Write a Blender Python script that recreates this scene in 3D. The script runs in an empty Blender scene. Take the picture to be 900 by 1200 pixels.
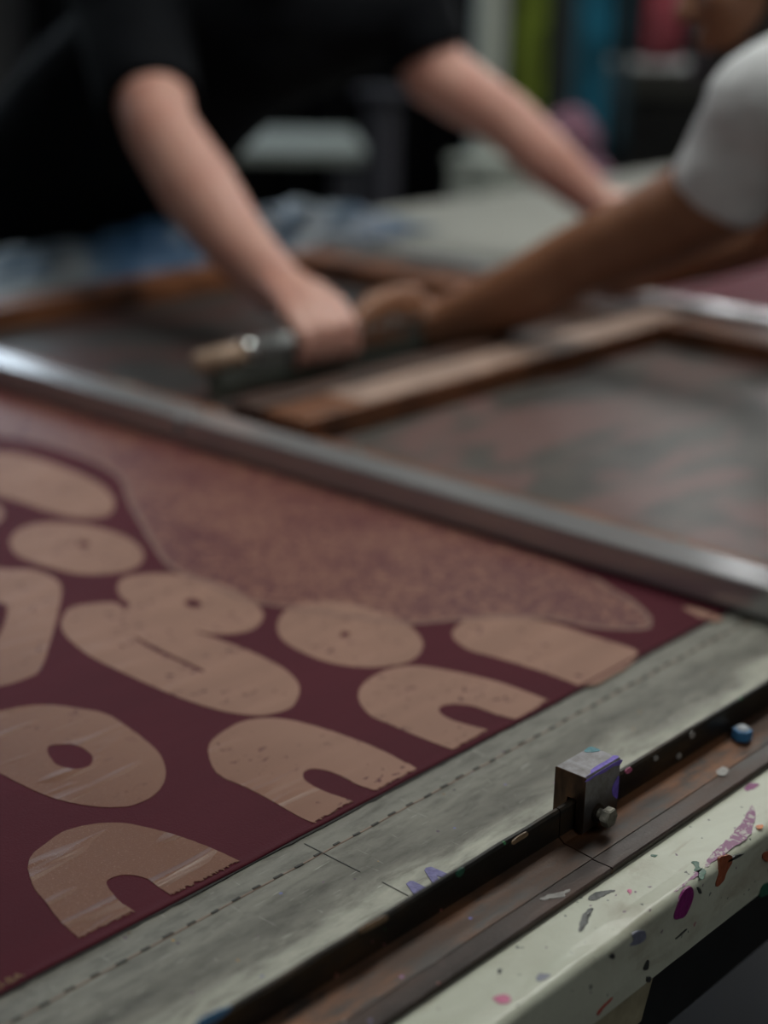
import bpy, bmesh, math, random
from mathutils import Vector, Matrix, noise
from mathutils.geometry import tessellate_polygon
random.seed(7)
SC = bpy.context.scene
COL = SC.collection
TZ = 0.90                       # height of the printing table's top
# ------------------------------------------------------------------ camera
# world axes: x runs along the printing table, y across it, z up (metres)
RX = Vector((0.66510836, 0.22909288, -0.71073717)); RY = Vector((-0.74645823, 0.23042841, -0.62426185)); RZ = Vector((0.02076009, 0.94573738, 0.32426813))
F = 1923.486; CAM = Vector((0, 0, TZ + 0.45))
cd = bpy.data.cameras.new('camera'); cam = bpy.data.objects.new('camera', cd); COL.objects.link(cam)
cam.matrix_world = Matrix(((RX.x, RX.y, RX.z, CAM.x), (RY.x, RY.y, RY.z, CAM.y), (RZ.x, RZ.y, RZ.z, CAM.z), (0, 0, 0, 1)))
cd.sensor_fit = 'VERTICAL'; cd.sensor_height = 36; cd.lens = F / 1200 * 36; cd.clip_start = 0.05
cd.dof.use_dof = True; cd.dof.focus_distance = 0.86; cd.dof.aperture_fstop = 2.8; cd.dof.aperture_blades = 9
SC.camera = cam
# ------------------------------------------------------------------ light
W = bpy.data.worlds.new('world'); SC.world = W; W.use_nodes = True
W.node_tree.nodes['Background'].inputs[0].default_value = (0.55, 0.62, 0.7, 1); W.node_tree.nodes['Background'].inputs[1].default_value = 0.12
vs = SC.view_settings; vs.view_transform = 'Standard'; vs.look = 'None'; vs.exposure = 0.0; vs.gamma = 1.0; vs.use_curve_mapping = False
def area(name, loc, target, sx, sy, power, col):
    l = bpy.data.lights.new(name, 'AREA'); l.shape = 'RECTANGLE'; l.size = sx; l.size_y = sy; l.energy = power; l.color = col
    o = bpy.data.objects.new(name, l); COL.objects.link(o); o.location = loc
    o.rotation_euler = (Vector(target) - Vector(loc)).to_track_quat('-Z', 'Y').to_euler(); return o
LAMPS = [(1.85, 0.95, 20, 'printing table'), (3.9, 1.9, 9, 'far workbench'), (0.9, -1.5, 4.5, 'aisle on the near side, unseen and added as fill'), (-1.6, 0.9, 6, 'near end of the aisle, unseen and added as fill')]      # ceiling lamps; last two are unseen, added to fill the camera-facing sides
for lx, ly, e, where in LAMPS:
    area('lamp_light', (lx, ly, 2.70), (lx, ly, 0), 1.3, 0.5, e, (1.0, 0.99, 0.92))
area('window_light', (2.6, 5.35, 2.35), (1.2, 1.2, 0.9), 3.8, 0.9, 32, (0.72, 0.87, 1.0))
area('window_light', (6.35, 2.3, 2.35), (1.2, 0.9, 0.9), 3.0, 0.9, 46, (1.0, 0.99, 0.96))

# ------------------------------------------------------------------ helpers
def ray(x, y): 
    d = Vector((x - 450, 600 - y, -F)); return Vector((RX.dot(d), RY.dot(d), RZ.dot(d)))
def P(x, y, z):                 # where the sight line through (x, y) meets the height z
    d = ray(x, y); return CAM + d * ((z - CAM.z) / d.z)
def PY(x, y, Y):
    d = ray(x, y); return CAM + d * ((Y - CAM.y) / d.y)
def Q(x, y, depth):
    return CAM + ray(x, y) * (depth / F)
def tag(o, label=None, cat=None, group=None, kind=None):
    if label: o['label'] = label
    if cat: o['category'] = cat
    if group: o['group'] = group
    if kind: o['kind'] = kind
    return o
def empty(name, loc, label, cat, group=None):
    o = bpy.data.objects.new(name, None); COL.objects.link(o); o.location = loc; o.empty_display_size = 0.05
    return tag(o, label, cat, group)
def base(o):
    v = Vector((0, 0, 0))
    while o is not None: v += o.location; o = o.parent
    return v
def link(name, me, mat, parent=None, smooth=False):
    o = bpy.data.objects.new(name, me); COL.objects.link(o)
    if mat: me.materials.clear(); me.materials.append(mat)
    if parent: o.parent = parent
    if smooth:
        for p in me.polygons: p.use_smooth = True
    return o
def obj(name, bm, mat, parent=None, smooth=False):      # bm is in world coordinates
    off = base(parent) if parent else Vector((0, 0, 0))
    if parent: bmesh.ops.translate(bm, verts=bm.verts, vec=-off)
    me = bpy.data.meshes.new(name); bm.to_mesh(me); bm.free()
    return link(name, me, mat, parent, smooth)
def box(bm, x0, x1, y0, y1, z0, z1, bev=0, seg=2, rot=None):
    r = bmesh.ops.create_cube(bm, size=1)
    vs_ = r['verts']
    for v in vs_: v.co = Vector(((x0 + x1) / 2 + v.co.x * (x1 - x0), (y0 + y1) / 2 + v.co.y * (y1 - y0), (z0 + z1) / 2 + v.co.z * (z1 - z0)))
    if rot: 
        c = Vector(((x0 + x1) / 2, (y0 + y1) / 2, (z0 + z1) / 2)); bmesh.ops.rotate(bm, verts=vs_, cent=c, matrix=rot)
    if bev:
        es = list({e for v in vs_ for e in v.link_edges})
        bmesh.ops.bevel(bm, geom=es, offset=bev, segments=seg, affect='EDGES', profile=0.5)
def boxo(name, x0, x1, y0, y1, z0, z1, mat, parent=None, bev=0, seg=2, rot=None):
    bm = bmesh.new(); box(bm, x0, x1, y0, y1, z0, z1, bev, seg, rot); return obj(name, bm, mat, parent)
def tube(bm, a, b, ra, rb, n=16, caps=True):
    a = Vector(a); b = Vector(b); d = b - a
    q = d.to_track_quat('Z', 'Y').to_matrix().to_4x4()
    A = []; B = []
    for i in range(n):
        t = 2 * math.pi * i / n; u = Vector((math.cos(t), math.sin(t), 0))
        A.append(bm.verts.new(a + (q @ (u * ra)))); B.append(bm.verts.new(b + (q @ (u * rb))))
    for i in range(n): j = (i + 1) % n; bm.faces.new((A[i], A[j], B[j], B[i]))
    if caps: bm.faces.new(A[::-1]); bm.faces.new(B)
def ball(bm, c, r, n=12, sc=(1, 1, 1), rot=None):
    m = Matrix.Translation(Vector(c)) @ (rot.to_4x4() if rot else Matrix.Identity(4)) @ Matrix.Diagonal((r * sc[0], r * sc[1], r * sc[2], 1))
    nv = bm.verts.new; u = n * 2; rings = []
    for i in range(1, n):
        a = math.pi * i / n; rings.append([nv(m @ Vector((math.sin(a) * math.cos(math.pi * j / n), math.sin(a) * math.sin(math.pi * j / n), math.cos(a)))) for j in range(u)])
    t = nv(m @ Vector((0, 0, 1))); b = nv(m @ Vector((0, 0, -1)))
    for j in range(u):
        k = (j + 1) % u
        bm.faces.new((t, rings[0][j], rings[0][k])); bm.faces.new((b, rings[-1][k], rings[-1][j]))
        for p, q in zip(rings, rings[1:]): bm.faces.new((p[j], q[j], q[k], p[k]))
def chain(bm, pts, n=16, ball0=True, ball1=True):       # pts: (Vector, radius)
    for i, (p, r) in enumerate(pts):
        if (0 < i < len(pts) - 1) or (i == 0 and ball0) or (i == len(pts) - 1 and ball1): ball(bm, p, r, 8)
    for (p, r), (q, s) in zip(pts, pts[1:]): tube(bm, p, q, r, s, n)
def fused(name, bm, mat, parent, voxel, smooth_iter=6, wrinkle=0):
    """melt overlapping closed shapes into one continuous skin"""
    off = base(parent) if parent else Vector((0, 0, 0))
    me = bpy.data.meshes.new('t'); bm.to_mesh(me); bm.free()
    o = bpy.data.objects.new('t', me); COL.objects.link(o)
    m = o.modifiers.new('r', 'REMESH'); m.mode = 'VOXEL'; m.voxel_size = voxel; m.use_smooth_shade = True
    s = o.modifiers.new('s', 'SMOOTH'); s.factor = 0.5; s.iterations = smooth_iter
    dg = bpy.context.evaluated_depsgraph_get(); me2 = bpy.data.meshes.new_from_object(o.evaluated_get(dg))
    bpy.data.objects.remove(o); me2.name = name
    nv = len(me2.vertices); co = [0.0] * (nv * 3); no = [0.0] * (nv * 3)
    me2.vertices.foreach_get('co', co); me2.vertices.foreach_get('normal', no)
    if wrinkle:
        for i in range(0, nv * 3, 3):
            x, y, z = co[i:i + 3]; k = wrinkle * (noise.noise((x * 9, y * 9, z * 16)) + 0.5 * noise.noise((x * 30, y * 30, z * 30)))
            for j in range(3): co[i + j] += no[i + j] * k
    for i in range(0, nv * 3, 3):
        for j in range(3): co[i + j] -= off[j]
    me2.vertices.foreach_set('co', co); me2.update()
    return link(name, me2, mat, parent, True)
def prism_yz(bm, prof, x0, x1):                          # closed profile in (y, z), extruded along x
    a = [bm.verts.new((x0, y, z)) for y, z in prof]; b = [bm.verts.new((x1, y, z)) for y, z in prof]
    n = len(prof)
    for i in range(n): bm.faces.new((a[i], a[(i + 1) % n], b[(i + 1) % n], b[i]))
    bm.faces.new(a[::-1]); bm.faces.new(b)
    bmesh.ops.recalc_face_normals(bm, faces=bm.faces)
def smooth_loop(pts, step, rough, jag=()):
    """Catmull-Rom through the traced points; jag lists index ranges with a torn edge"""
    out = []; n = len(pts)
    for i in range(n):
        p0, p1, p2, p3 = pts[i - 1], pts[i], pts[(i + 1) % n], pts[(i + 2) % n]
        torn = any(a <= i < b for a, b in jag)
        if any(a <= (i - 1) % n < b for a, b in jag): p0 = p1
        if any(a <= (i + 1) % n < b for a, b in jag): p3 = p2
        L = (p2 - p1).length; k = max(2, int(L / (step * (0.22 if torn else 1))))
        for j in range(k):
            t = j / k
            if torn: q = p1.lerp(p2, t)
            else: q = 0.5 * ((2 * p1) + (p2 - p0) * t + (2 * p0 - 5 * p1 + 4 * p2 - p3) * t * t + (3 * p1 - p0 - 3 * p2 + p3) * t ** 3)
            d = (p2 - p1).normalized(); nn = Vector((-d.y, d.x, 0))
            a = rough * (noise.noise(q * 260) + 0.6 * noise.noise(q * 700))
            if torn: a = (random.uniform(-1, 1) * 0.0014 if j else 0)
            out.append(q + nn * a)
    return out
def flat(bm, loops, h):
    """a thin layer whose outline is the first loop, with holes cut by the others"""
    tris = tessellate_polygon(loops); flatv = [p for l in loops for p in l]
    top = [bm.verts.new(p) for p in flatv]; bot = [bm.verts.new(p - Vector((0, 0, h))) for p in flatv]
    for t in tris:
        try: bm.faces.new([top[i] for i in t])
        except ValueError: pass
    o = 0
    for l in loops:
        m = len(l)
        for i in range(m):
            a, b = o + i, o + (i + 1) % m
            try: bm.faces.new((top[a], top[b], bot[b], bot[a]))
            except ValueError: pass
        o += m
    bmesh.ops.recalc_face_normals(bm, faces=bm.faces)
    # make sure the top faces up
    up = [f for f in bm.faces if all(v in top for v in f.verts)]
    bm.normal_update()
    for f in up:
        if f.normal.z < 0: f.normal_flip()

# ------------------------------------------------------------------ materials
class N:
    def __init__(s, name, rough=0.5, metal=0.0, spec=0.5):
        s.m = bpy.data.materials.new(name); s.m.use_nodes = True; s.t = s.m.node_tree; s.b = s.t.nodes['Principled BSDF']
        s.b.inputs['Roughness'].default_value = rough; s.b.inputs['Metallic'].default_value = metal; s.b.inputs['Specular IOR Level'].default_value = spec
        s.geo = s.t.nodes.new('ShaderNodeNewGeometry').outputs['Position']
    def n(s, typ, **kw):
        x = s.t.nodes.new(typ)
        for k, v in kw.items(): setattr(x, k, v)
        return x
    def L(s, a, b): s.t.links.new(a, b)
    def mapv(s, sc, loc=(0, 0, 0), rot=(0, 0, 0)):
        x = s.n('ShaderNodeMapping'); x.inputs['Scale'].default_value = sc; x.inputs['Location'].default_value = loc; x.inputs['Rotation'].default_value = rot
        s.L(s.geo, x.inputs[0]); return x.outputs[0]
    def noise(s, sc, scale=1.0, detail=4, rough=0.55, loc=(0, 0, 0), rot=(0, 0, 0), dist=0):
        x = s.n('ShaderNodeTexNoise'); x.inputs['Scale'].default_value = scale; x.inputs['Detail'].default_value = detail; x.inputs['Roughness'].default_value = rough; x.inputs['Distortion'].default_value = dist
        s.L(s.mapv(sc, loc, rot), x.inputs['Vector']); return x.outputs['Fac']
    def ramp(s, fac, stops):
        x = s.n('ShaderNodeValToRGB'); e = x.color_ramp.elements
        while len(e) < len(stops): e.new(0.5)
        for el, (p, c) in zip(e, stops): el.position = p; el.color = (*c, 1) if len(c) == 3 else c
        s.L(fac, x.inputs[0]); return x.outputs[0]
    def val(s, fac, a, b, lo=0.0, hi=1.0):
        x = s.n('ShaderNodeMapRange'); x.inputs[1].default_value = a; x.inputs[2].default_value = b; x.inputs[3].default_value = lo; x.inputs[4].default_value = hi
        s.L(fac, x.inputs[0]); return x.outputs[0]
    def mix(s, fac, a, b, mode='MIX'):
        x = s.n('ShaderNodeMix', data_type='RGBA', blend_type=mode)
        for i, v in ((0, fac), (6, a), (7, b)):
            if hasattr(v, 'links'): s.L(v, x.inputs[i])
            elif i == 0: x.inputs[0].default_value = v
            else: x.inputs[i].default_value = (*v, 1)
        return x.outputs[2]
    def math(s, op, a, b=0.0):
        x = s.n('ShaderNodeMath', operation=op)
        for i, v in enumerate((a, b)):
            if hasattr(v, 'links'): s.L(v, x.inputs[i])
            else: x.inputs[i].default_value = v
        return x.outputs[0]
    def col(s, c):
        if hasattr(c, 'links'): s.L(c, s.b.inputs['Base Color'])
        else: s.b.inputs['Base Color'].default_value = (*c, 1)
        return s
    def rough(s, c): s.L(c, s.b.inputs['Roughness']); return s
    def bump(s, h, strength=0.3, dist=0.001):
        x = s.n('ShaderNodeBump'); x.inputs['Strength'].default_value = strength; x.inputs['Distance'].default_value = dist
        s.L(h, x.inputs['Height']); s.L(x.outputs[0], s.b.inputs['Normal']); return s
    def xyz(s):
        x = s.n('ShaderNodeSeparateXYZ'); s.L(s.geo, x.inputs[0]); return x.outputs
def simple(name, c, rough=0.5, metal=0.0, var=0.15, sc=40, spec=0.5, bump=0.0):
    m = N(name, rough, metal, spec); f = m.noise((1, 1, 1), sc)
    lo = tuple(v * (1 - var) for v in c); hi = tuple(min(1, v * (1 + var)) for v in c)
    m.col(m.ramp(f, [(0.3, lo), (0.7, hi)]))
    if bump: m.bump(f, bump, 0.002)
    return m.m

# table top coating: grey-green worn enamel, dirtier along the cloth, cleaner near the stop rail
def mat_table():
    m = N('worn_table_enamel', 0.5, spec=0.35)
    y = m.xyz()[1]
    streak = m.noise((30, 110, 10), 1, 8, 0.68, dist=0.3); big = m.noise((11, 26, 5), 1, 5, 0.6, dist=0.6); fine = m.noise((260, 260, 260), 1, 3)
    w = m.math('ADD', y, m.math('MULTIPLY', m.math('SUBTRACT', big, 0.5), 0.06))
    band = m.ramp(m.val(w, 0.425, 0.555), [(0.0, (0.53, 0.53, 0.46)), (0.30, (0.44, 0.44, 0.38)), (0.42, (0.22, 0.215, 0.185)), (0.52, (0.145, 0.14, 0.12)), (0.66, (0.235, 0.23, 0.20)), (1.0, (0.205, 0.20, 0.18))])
    dirt = m.ramp(streak, [(0.34, (0.55, 0.54, 0.52)), (0.50, (0.95, 0.95, 0.94)), (0.70, (1.2, 1.2, 1.18))])
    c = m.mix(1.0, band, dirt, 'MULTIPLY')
    pale = m.mix(m.val(y, 1.3, 1.6), c, (0.33, 0.33, 0.30))
    scr = m.noise((40, 700, 10), 1, 2, 0.5, rot=(0, 0, 0.5), dist=0.8); scr2 = m.noise((500, 50, 10), 1, 2, 0.5, rot=(0, 0, -0.6), dist=1.2)
    s = m.math('MAXIMUM', m.val(scr, 0.69, 0.73), m.val(scr2, 0.72, 0.76))
    c = m.mix(m.math('MULTIPLY', s, 0.45), pale, (0.62, 0.63, 0.57))
    v = m.n('ShaderNodeTexVoronoi'); v.inputs['Scale'].default_value = 90; m.L(m.geo, v.inputs['Vector'])
    sp = m.math('LESS_THAN', v.outputs['Distance'], 0.09); hue = m.n('ShaderNodeSeparateColor'); m.L(v.outputs['Color'], hue.inputs[0])
    keep = m.math('MULTIPLY', sp, m.math('GREATER_THAN', hue.outputs[0], 0.62))
    spc = m.ramp(hue.outputs[1], [(0.0, (0.30, 0.12, 0.30)), (0.35, (0.04, 0.04, 0.05)), (0.6, (0.55, 0.30, 0.06)), (0.85, (0.15, 0.17, 0.45))])
    c = m.mix(m.math('MULTIPLY', keep, 0.8), c, spc)
    m.col(c); m.rough(m.val(streak, 0.3, 0.7, 0.42, 0.6)); m.bump(m.math('ADD', fine, m.math('MULTIPLY', streak, 2)), 0.25, 0.0006)
    return m.m
# thick off-white paint on the ledge and edge
def mat_ledge():
    m = N('splashed_white_paint', 0.33)
    big = m.noise((14, 22, 22), 1, 5, 0.6, dist=0.6); st = m.noise((20, 130, 60), 1, 4)
    c = m.ramp(big, [(0.30, (0.38, 0.36, 0.28)), (0.46, (0.54, 0.555, 0.46)), (0.7, (0.60, 0.63, 0.53))])
    c = m.mix(m.math('MULTIPLY', m.val(st, 0.62, 0.74), 0.4), c, (0.30, 0.23, 0.15))
    for sc, th, colr, seed in ((70, 0.085, (0.03, 0.04, 0.045), 0), (110, 0.10, (0.10, 0.03, 0.10), 3.3), (48, 0.07, (0.35, 0.10, 0.13), 7.1), (160, 0.12, (0.02, 0.05, 0.04), 5.2)):
        v = m.n('ShaderNodeTexVoronoi'); v.inputs['Scale'].default_value = sc; wv = m.mapv((1, 1, 1), (seed, seed, seed)); 
        nz = m.n('ShaderNodeTexNoise'); nz.inputs['Scale'].default_value = 300; m.L(m.geo, nz.inputs['Vector'])
        add = m.n('ShaderNodeVectorMath', operation='ADD'); scl = m.n('ShaderNodeVectorMath', operation='SCALE'); scl.inputs['Scale'].default_value = 0.004
        m.L(nz.outputs['Color'], scl.inputs[0]); m.L(wv, add.inputs[0]); m.L(scl.outputs[0], add.inputs[1]); m.L(add.outputs[0], v.inputs['Vector'])
        h = m.n('ShaderNodeSeparateColor'); m.L(v.outputs['Color'], h.inputs[0])
        k = m.math('MULTIPLY', m.math('LESS_THAN', v.outputs['Distance'], th), m.math('GREATER_THAN', h.outputs[0], 0.72))
        c = m.mix(m.math('MULTIPLY', k, 0.85), c, colr)
    m.col(c); m.bump(m.math('ADD', big, m.noise((90, 90, 90), 1, 3)), 0.4, 0.0012)
    return m.m
def mat_iron(name, base_c, rust, amount, sc=1.0, rough=0.42, metal=0.35, flecks=True):
    m = N(name, rough, metal)
    a = m.noise((18 * sc, 60 * sc, 60 * sc), 1, 6, 0.65); b = m.noise((60, 160, 160), 1, 4); f = m.noise((500, 500, 500), 1, 2)
    c = m.ramp(a, [(0.5 - amount, rust), (0.62 - amount * 0.6, base_c), (0.74 - amount * 0.4, tuple(v * 0.4 for v in base_c))])
    g = m.noise((7, 30, 30), 1, 3, 0.5, loc=(2, 5, 1)); c = m.mix(m.math('MULTIPLY', m.val(g, 0.48, 0.62), 0.75), c, tuple(v * 0.55 for v in base_c)); c = m.mix(m.math('MULTIPLY', m.val(b, 0.6, 0.7), 0.4), c, tuple(min(1, v * 2.2) for v in base_c))
    if flecks:
        v = m.n('ShaderNodeTexVoronoi'); v.inputs['Scale'].default_value = 120; m.L(m.geo, v.inputs['Vector'])
        h = m.n('ShaderNodeSeparateColor'); m.L(v.outputs['Color'], h.inputs[0])
        k = m.math('MULTIPLY', m.math('LESS_THAN', v.outputs['Distance'], 0.13), m.math('GREATER_THAN', h.outputs[0], 0.90))
        c = m.mix(k, c, m.ramp(h.outputs[1], [(0.0, (0.02, 0.20, 0.06)), (0.3, (0.30, 0.26, 0.24)), (0.6, (0.04, 0.05, 0.30)), (0.85, (0.40, 0.14, 0.12))]))
    m.col(c); m.rough(m.val(a, 0.3, 0.7, rough + 0.15, rough - 0.1)); m.bump(m.math('ADD', a, m.math('MULTIPLY', f, 0.3)), 0.5, 0.0008)
    return m.m
def mat_fabric():
    m = N('maroon_cotton', 0.7, spec=0.14)
    w = m.noise((900, 900, 900), 1, 2); g = m.noise((5, 16, 5), 1, 3)
    c = m.ramp(g, [(0.3, (0.074, 0.0100, 0.019)), (0.7, (0.090, 0.0125, 0.023))])
    m.col(c)
    m.bump(m.math('ADD', w, m.math('MULTIPLY', m.noise((3, 30, 3), 1, 2), 2)), 0.25, 0.0012)
    return m.m
INK = (0.335, 0.185, 0.135)
def mat_ink():
    m = N('copper_brown_ink', 0.36, spec=0.3)
    wave = m.noise((9, 48, 1), 1, 2, 0.4, rot=(0, 0, 0.06)); ridge = m.val(wave, 0.54, 0.66); grain = m.noise((1300, 1300, 1300), 1, 2); hol = m.noise((120, 170, 100), 1, 3, 0.6, dist=0.8); brd = m.noise((26, 34, 30), 1, 2)
    c = m.ramp(wave, [(0.35, tuple(v * 0.93 for v in INK)), (0.65, tuple(v * 1.06 for v in INK))])
    k = m.math('MULTIPLY', m.val(hol, 0.60, 0.64), m.val(brd, 0.47, 0.55))
    c = m.mix(k, c, (0.09, 0.022, 0.03))
    x = m.xyz()[0]; near = m.val(x, 0.42, 0.62, 1.0, 0.0)
    c = m.mix(m.val(x, 0.50, 0.64, 1.0, 0.0), c, (0.190, 0.080, 0.046)); c = m.mix(m.math('MULTIPLY', near, m.val(grain, 0.62, 0.72)), c, (0.36, 0.22, 0.16)); m.col(c); m.rough(m.math('SUBTRACT', m.val(x, 0.5, 0.65, 0.52, 0.62), m.math('MULTIPLY', ridge, m.val(x, 0.52, 0.64, 0.27, 0.05))))  # sparkle on the nearest ink painted into the colour as paler specks
    m.bump(m.math('ADD', m.math('MULTIPLY', ridge, m.val(x, 0.52, 0.66, 1.1, 0.1)), m.math('MULTIPLY', grain, m.math('MULTIPLY', near, 0.12))), 0.9, 0.0024)
    return m.m
def mat_speckle():
    m = N('speckled_ink', 0.5)
    a = m.noise((230, 230, 230), 1, 2, 0.5, dist=1.0); b = m.noise((16, 16, 16), 1, 3)
    th = m.math('ADD', a, m.math('MULTIPLY', m.math('SUBTRACT', b, 0.5), 0.25))
    k = m.val(th, 0.49, 0.55)
    m.col(m.mix(k, (0.105, 0.017, 0.022), (0.265, 0.115, 0.078))); m.bump(a, 0.3, 0.0006)
    return m.m
M = {}
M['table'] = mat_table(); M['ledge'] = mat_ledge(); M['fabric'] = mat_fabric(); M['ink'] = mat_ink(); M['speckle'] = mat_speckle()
M['flange'] = mat_iron('blackened_iron', (0.018, 0.016, 0.014), (0.06, 0.034, 0.016), 0.13, 1.0, 0.42)
M['base_iron'] = mat_iron('rusty_iron', (0.024, 0.015, 0.012), (0.150, 0.058, 0.022), 0.035, 1.0, 0.48)
M['bar_iron'] = mat_iron('brown_iron', (0.042, 0.027, 0.024), (0.07, 0.036, 0.025), 0.18, 0.7, 0.38)
M['steel_side'] = mat_iron('rust_brown_steel', (0.060, 0.040, 0.030), (0.13, 0.06, 0.03), 0.12, 2.0, 0.5, 0.4, False)
M['bolt'] = simple('bolt_steel', (0.22, 0.21, 0.18), 0.5, 0.6, 0.4, 300, bump=0.3)
def mat_block():
    m = N('ground_steel_block', 0.38, 0.75)
    a = m.noise((160, 160, 160), 1, 5, 0.6); b = m.noise((900, 60, 60), 1, 2)
    c = m.ramp(a, [(0.3, (0.13, 0.12, 0.12)), (0.7, (0.25, 0.25, 0.27))])
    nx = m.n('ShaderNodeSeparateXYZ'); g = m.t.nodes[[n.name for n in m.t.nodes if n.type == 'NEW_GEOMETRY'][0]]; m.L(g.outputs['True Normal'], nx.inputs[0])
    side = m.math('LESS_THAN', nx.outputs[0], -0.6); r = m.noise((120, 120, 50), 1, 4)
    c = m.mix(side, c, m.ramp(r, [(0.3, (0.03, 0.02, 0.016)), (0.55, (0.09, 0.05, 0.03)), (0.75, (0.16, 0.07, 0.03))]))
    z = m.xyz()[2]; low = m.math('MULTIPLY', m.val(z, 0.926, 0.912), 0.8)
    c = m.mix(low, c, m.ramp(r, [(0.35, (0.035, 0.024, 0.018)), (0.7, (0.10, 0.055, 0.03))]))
    m.col(c); m.rough(m.val(a, 0.3, 0.7, 0.32, 0.5)); m.bump(b, 0.2, 0.0004)
    return m.m
M['block'] = mat_block()
def mat_alu():
    m = N('brushed_aluminium', 0.24, 0.55); a = m.noise((90, 4, 90), 1, 4, 0.6); d = m.noise((8, 8, 8), 1, 3)
    m.col(m.ramp(a, [(0.3, (0.40, 0.40, 0.415)), (0.7, (0.50, 0.50, 0.515))])); m.rough(m.val(d, 0.3, 0.7, 0.15, 0.26)); m.bump(a, 0.12, 0.0005); return m.m
M['alu'] = mat_alu()
def mat_wood(name, c0, c1, along='x', rough=0.5):
    m = N(name, rough); sc = (6, 90, 90) if along == 'x' else (90, 6, 90)
    g = m.noise(sc, 1, 5, 0.6, dist=0.5); st = m.noise((12, 12, 12), 1, 3)
    c = m.mix(m.val(st, 0.45, 0.65), m.ramp(g, [(0.3, c0), (0.7, c1)]), tuple(v * 0.5 for v in c0)); m.col(c); m.bump(g, 0.3, 0.0008); return m.m
M['wood_x'] = mat_wood('stained_wood_rail', (0.11, 0.038, 0.016), (0.24, 0.09, 0.035), 'x')
M['wood_y'] = mat_wood('stained_wood_end', (0.15, 0.055, 0.025), (0.24, 0.10, 0.05), 'y')
M['wood_dark'] = mat_wood('dark_stained_rail', (0.030, 0.014, 0.009), (0.075, 0.030, 0.015), 'x')
M['tape'] = simple('old_paper_tape', (0.34, 0.235, 0.19), 0.55, 0, 0.3, 25)
def mat_mesh(name, g0, g1, g2, blot):
    m = N(name, 0.42, spec=0.4)
    b = m.noise((6, 14, 7), 1, 3, 0.5, dist=0.6); g = m.noise((13, 16, 12), 1, 4, 0.6, loc=(3, 1, 0))
    c = m.ramp(g, [(0.3, g0), (0.52, g1), (0.75, g2)])
    c = m.mix(m.math('MULTIPLY', m.val(b, 0.45, 0.56), 0.8), c, blot); m.col(c)
    ww = m.noise((1500, 1500, 1500), 1, 1); m.bump(ww, 0.2, 0.0004); return m.m
M['mesh'] = mat_mesh('inked_screen_mesh', (0.038, 0.036, 0.034), (0.075, 0.071, 0.065), (0.12, 0.105, 0.095), (0.165, 0.092, 0.086))
M['mesh_dark'] = mat_mesh('dark_screen_mesh', (0.022, 0.021, 0.021), (0.040, 0.038, 0.037), (0.060, 0.052, 0.049), (0.070, 0.034, 0.030))
def paint(name, c, r=0.35): return simple('paint_' + name, c, r, 0, 0.2, 300, bump=0.3)
def smear():
    m = N('plum_dry_smear', 0.45); a = m.noise((190, 190, 190), 1, 4, 0.7, dist=0.5)
    m.col(m.mix(m.val(a, 0.50, 0.56), (0.26, 0.085, 0.21), (0.50, 0.45, 0.44))); return m.m
M['p_purple'] = smear(); M['p_magenta'] = paint('magenta', (0.24, 0.02, 0.17)); M['p_green'] = paint('green', (0.02, 0.11, 0.07)); M['p_rust'] = paint('rust', (0.33, 0.09, 0.04))
M['p_orange'] = paint('orange', (0.70, 0.22, 0.07)); M['p_dark'] = paint('dark', (0.045, 0.05, 0.05)); M['p_blue'] = paint('grey_blue', (0.20, 0.21, 0.29)); M['p_pink'] = paint('pink', (0.60, 0.13, 0.28)); M['p_violet'] = paint('violet', (0.14, 0.08, 0.52)); M['p_teal'] = paint('teal', (0.03, 0.20, 0.25)); M['p_red'] = paint('red', (0.45, 0.05, 0.04)); M['p_letter'] = paint('letter_violet', (0.17, 0.16, 0.36)); M['p_sky'] = paint('sky_blue', (0.05, 0.20, 0.42))

# ------------------------------------------------------------------ the room
def struct(name, x0, x1, y0, y1, z0, z1, mat): return tag(boxo(name, x0, x1, y0, y1, z0, z1, mat), kind='structure')
dark_wall = simple('charcoal_wall', (0.14, 0.14, 0.145), 0.8, 0, 0.2, 2)
struct('floor', -3.2, 6.6, -3.2, 5.6, -0.1, 0.0, simple('dark_concrete', (0.03, 0.03, 0.036), 0.6, 0, 0.4, 3, bump=0.2))
struct('ceiling', -3.2, 6.6, -3.2, 5.6, 3.0, 3.1, simple('dark_ceiling', (0.07, 0.07, 0.07), 0.9, 0, 0.1, 3))
struct('wall_back', -3.2, 6.6, 5.5, 5.6, 0, 3.0, dark_wall)
struct('wall_right', 6.5, 6.6, -3.2, 5.5, 0, 3.0, dark_wall)
struct('wall_left', -3.2, -3.1, -3.2, 5.5, 0, 3.0, dark_wall)
struct('wall_front', -3.1, 6.5, -3.2, -3.1, 0, 3.0, dark_wall)
def emis(name, c, s):
    m = bpy.data.materials.new(name); m.use_nodes = True; b = m.node_tree.nodes['Principled BSDF']; b.inputs['Base Color'].default_value = (*c, 1)
    b.inputs['Emission Color'].default_value = (*c, 1); b.inputs['Emission Strength'].default_value = s; return m
sky_pane = emis('daylit_pane', (0.80, 0.90, 1.0), 1.3); lamp_glow = emis('lamp_diffuser', (0.96, 1.0, 0.95), 3.0)
whitef = simple('white_frame', (0.6, 0.6, 0.58), 0.5)
w1 = empty('window_1', (2.6, 5.48, 1.9), None, None); tag(w1, kind='structure')
boxo('window_frame', 0.6, 4.6, 5.44, 5.5, 1.84, 1.9, whitef, w1); boxo('window_frame', 0.6, 4.6, 5.44, 5.5, 2.8, 2.86, whitef, w1)
for i in range(5): boxo('window_frame', 0.6 + i * 0.985, 0.66 + i * 0.985, 5.44, 5.5, 1.9, 2.8, whitef, w1)
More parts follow.
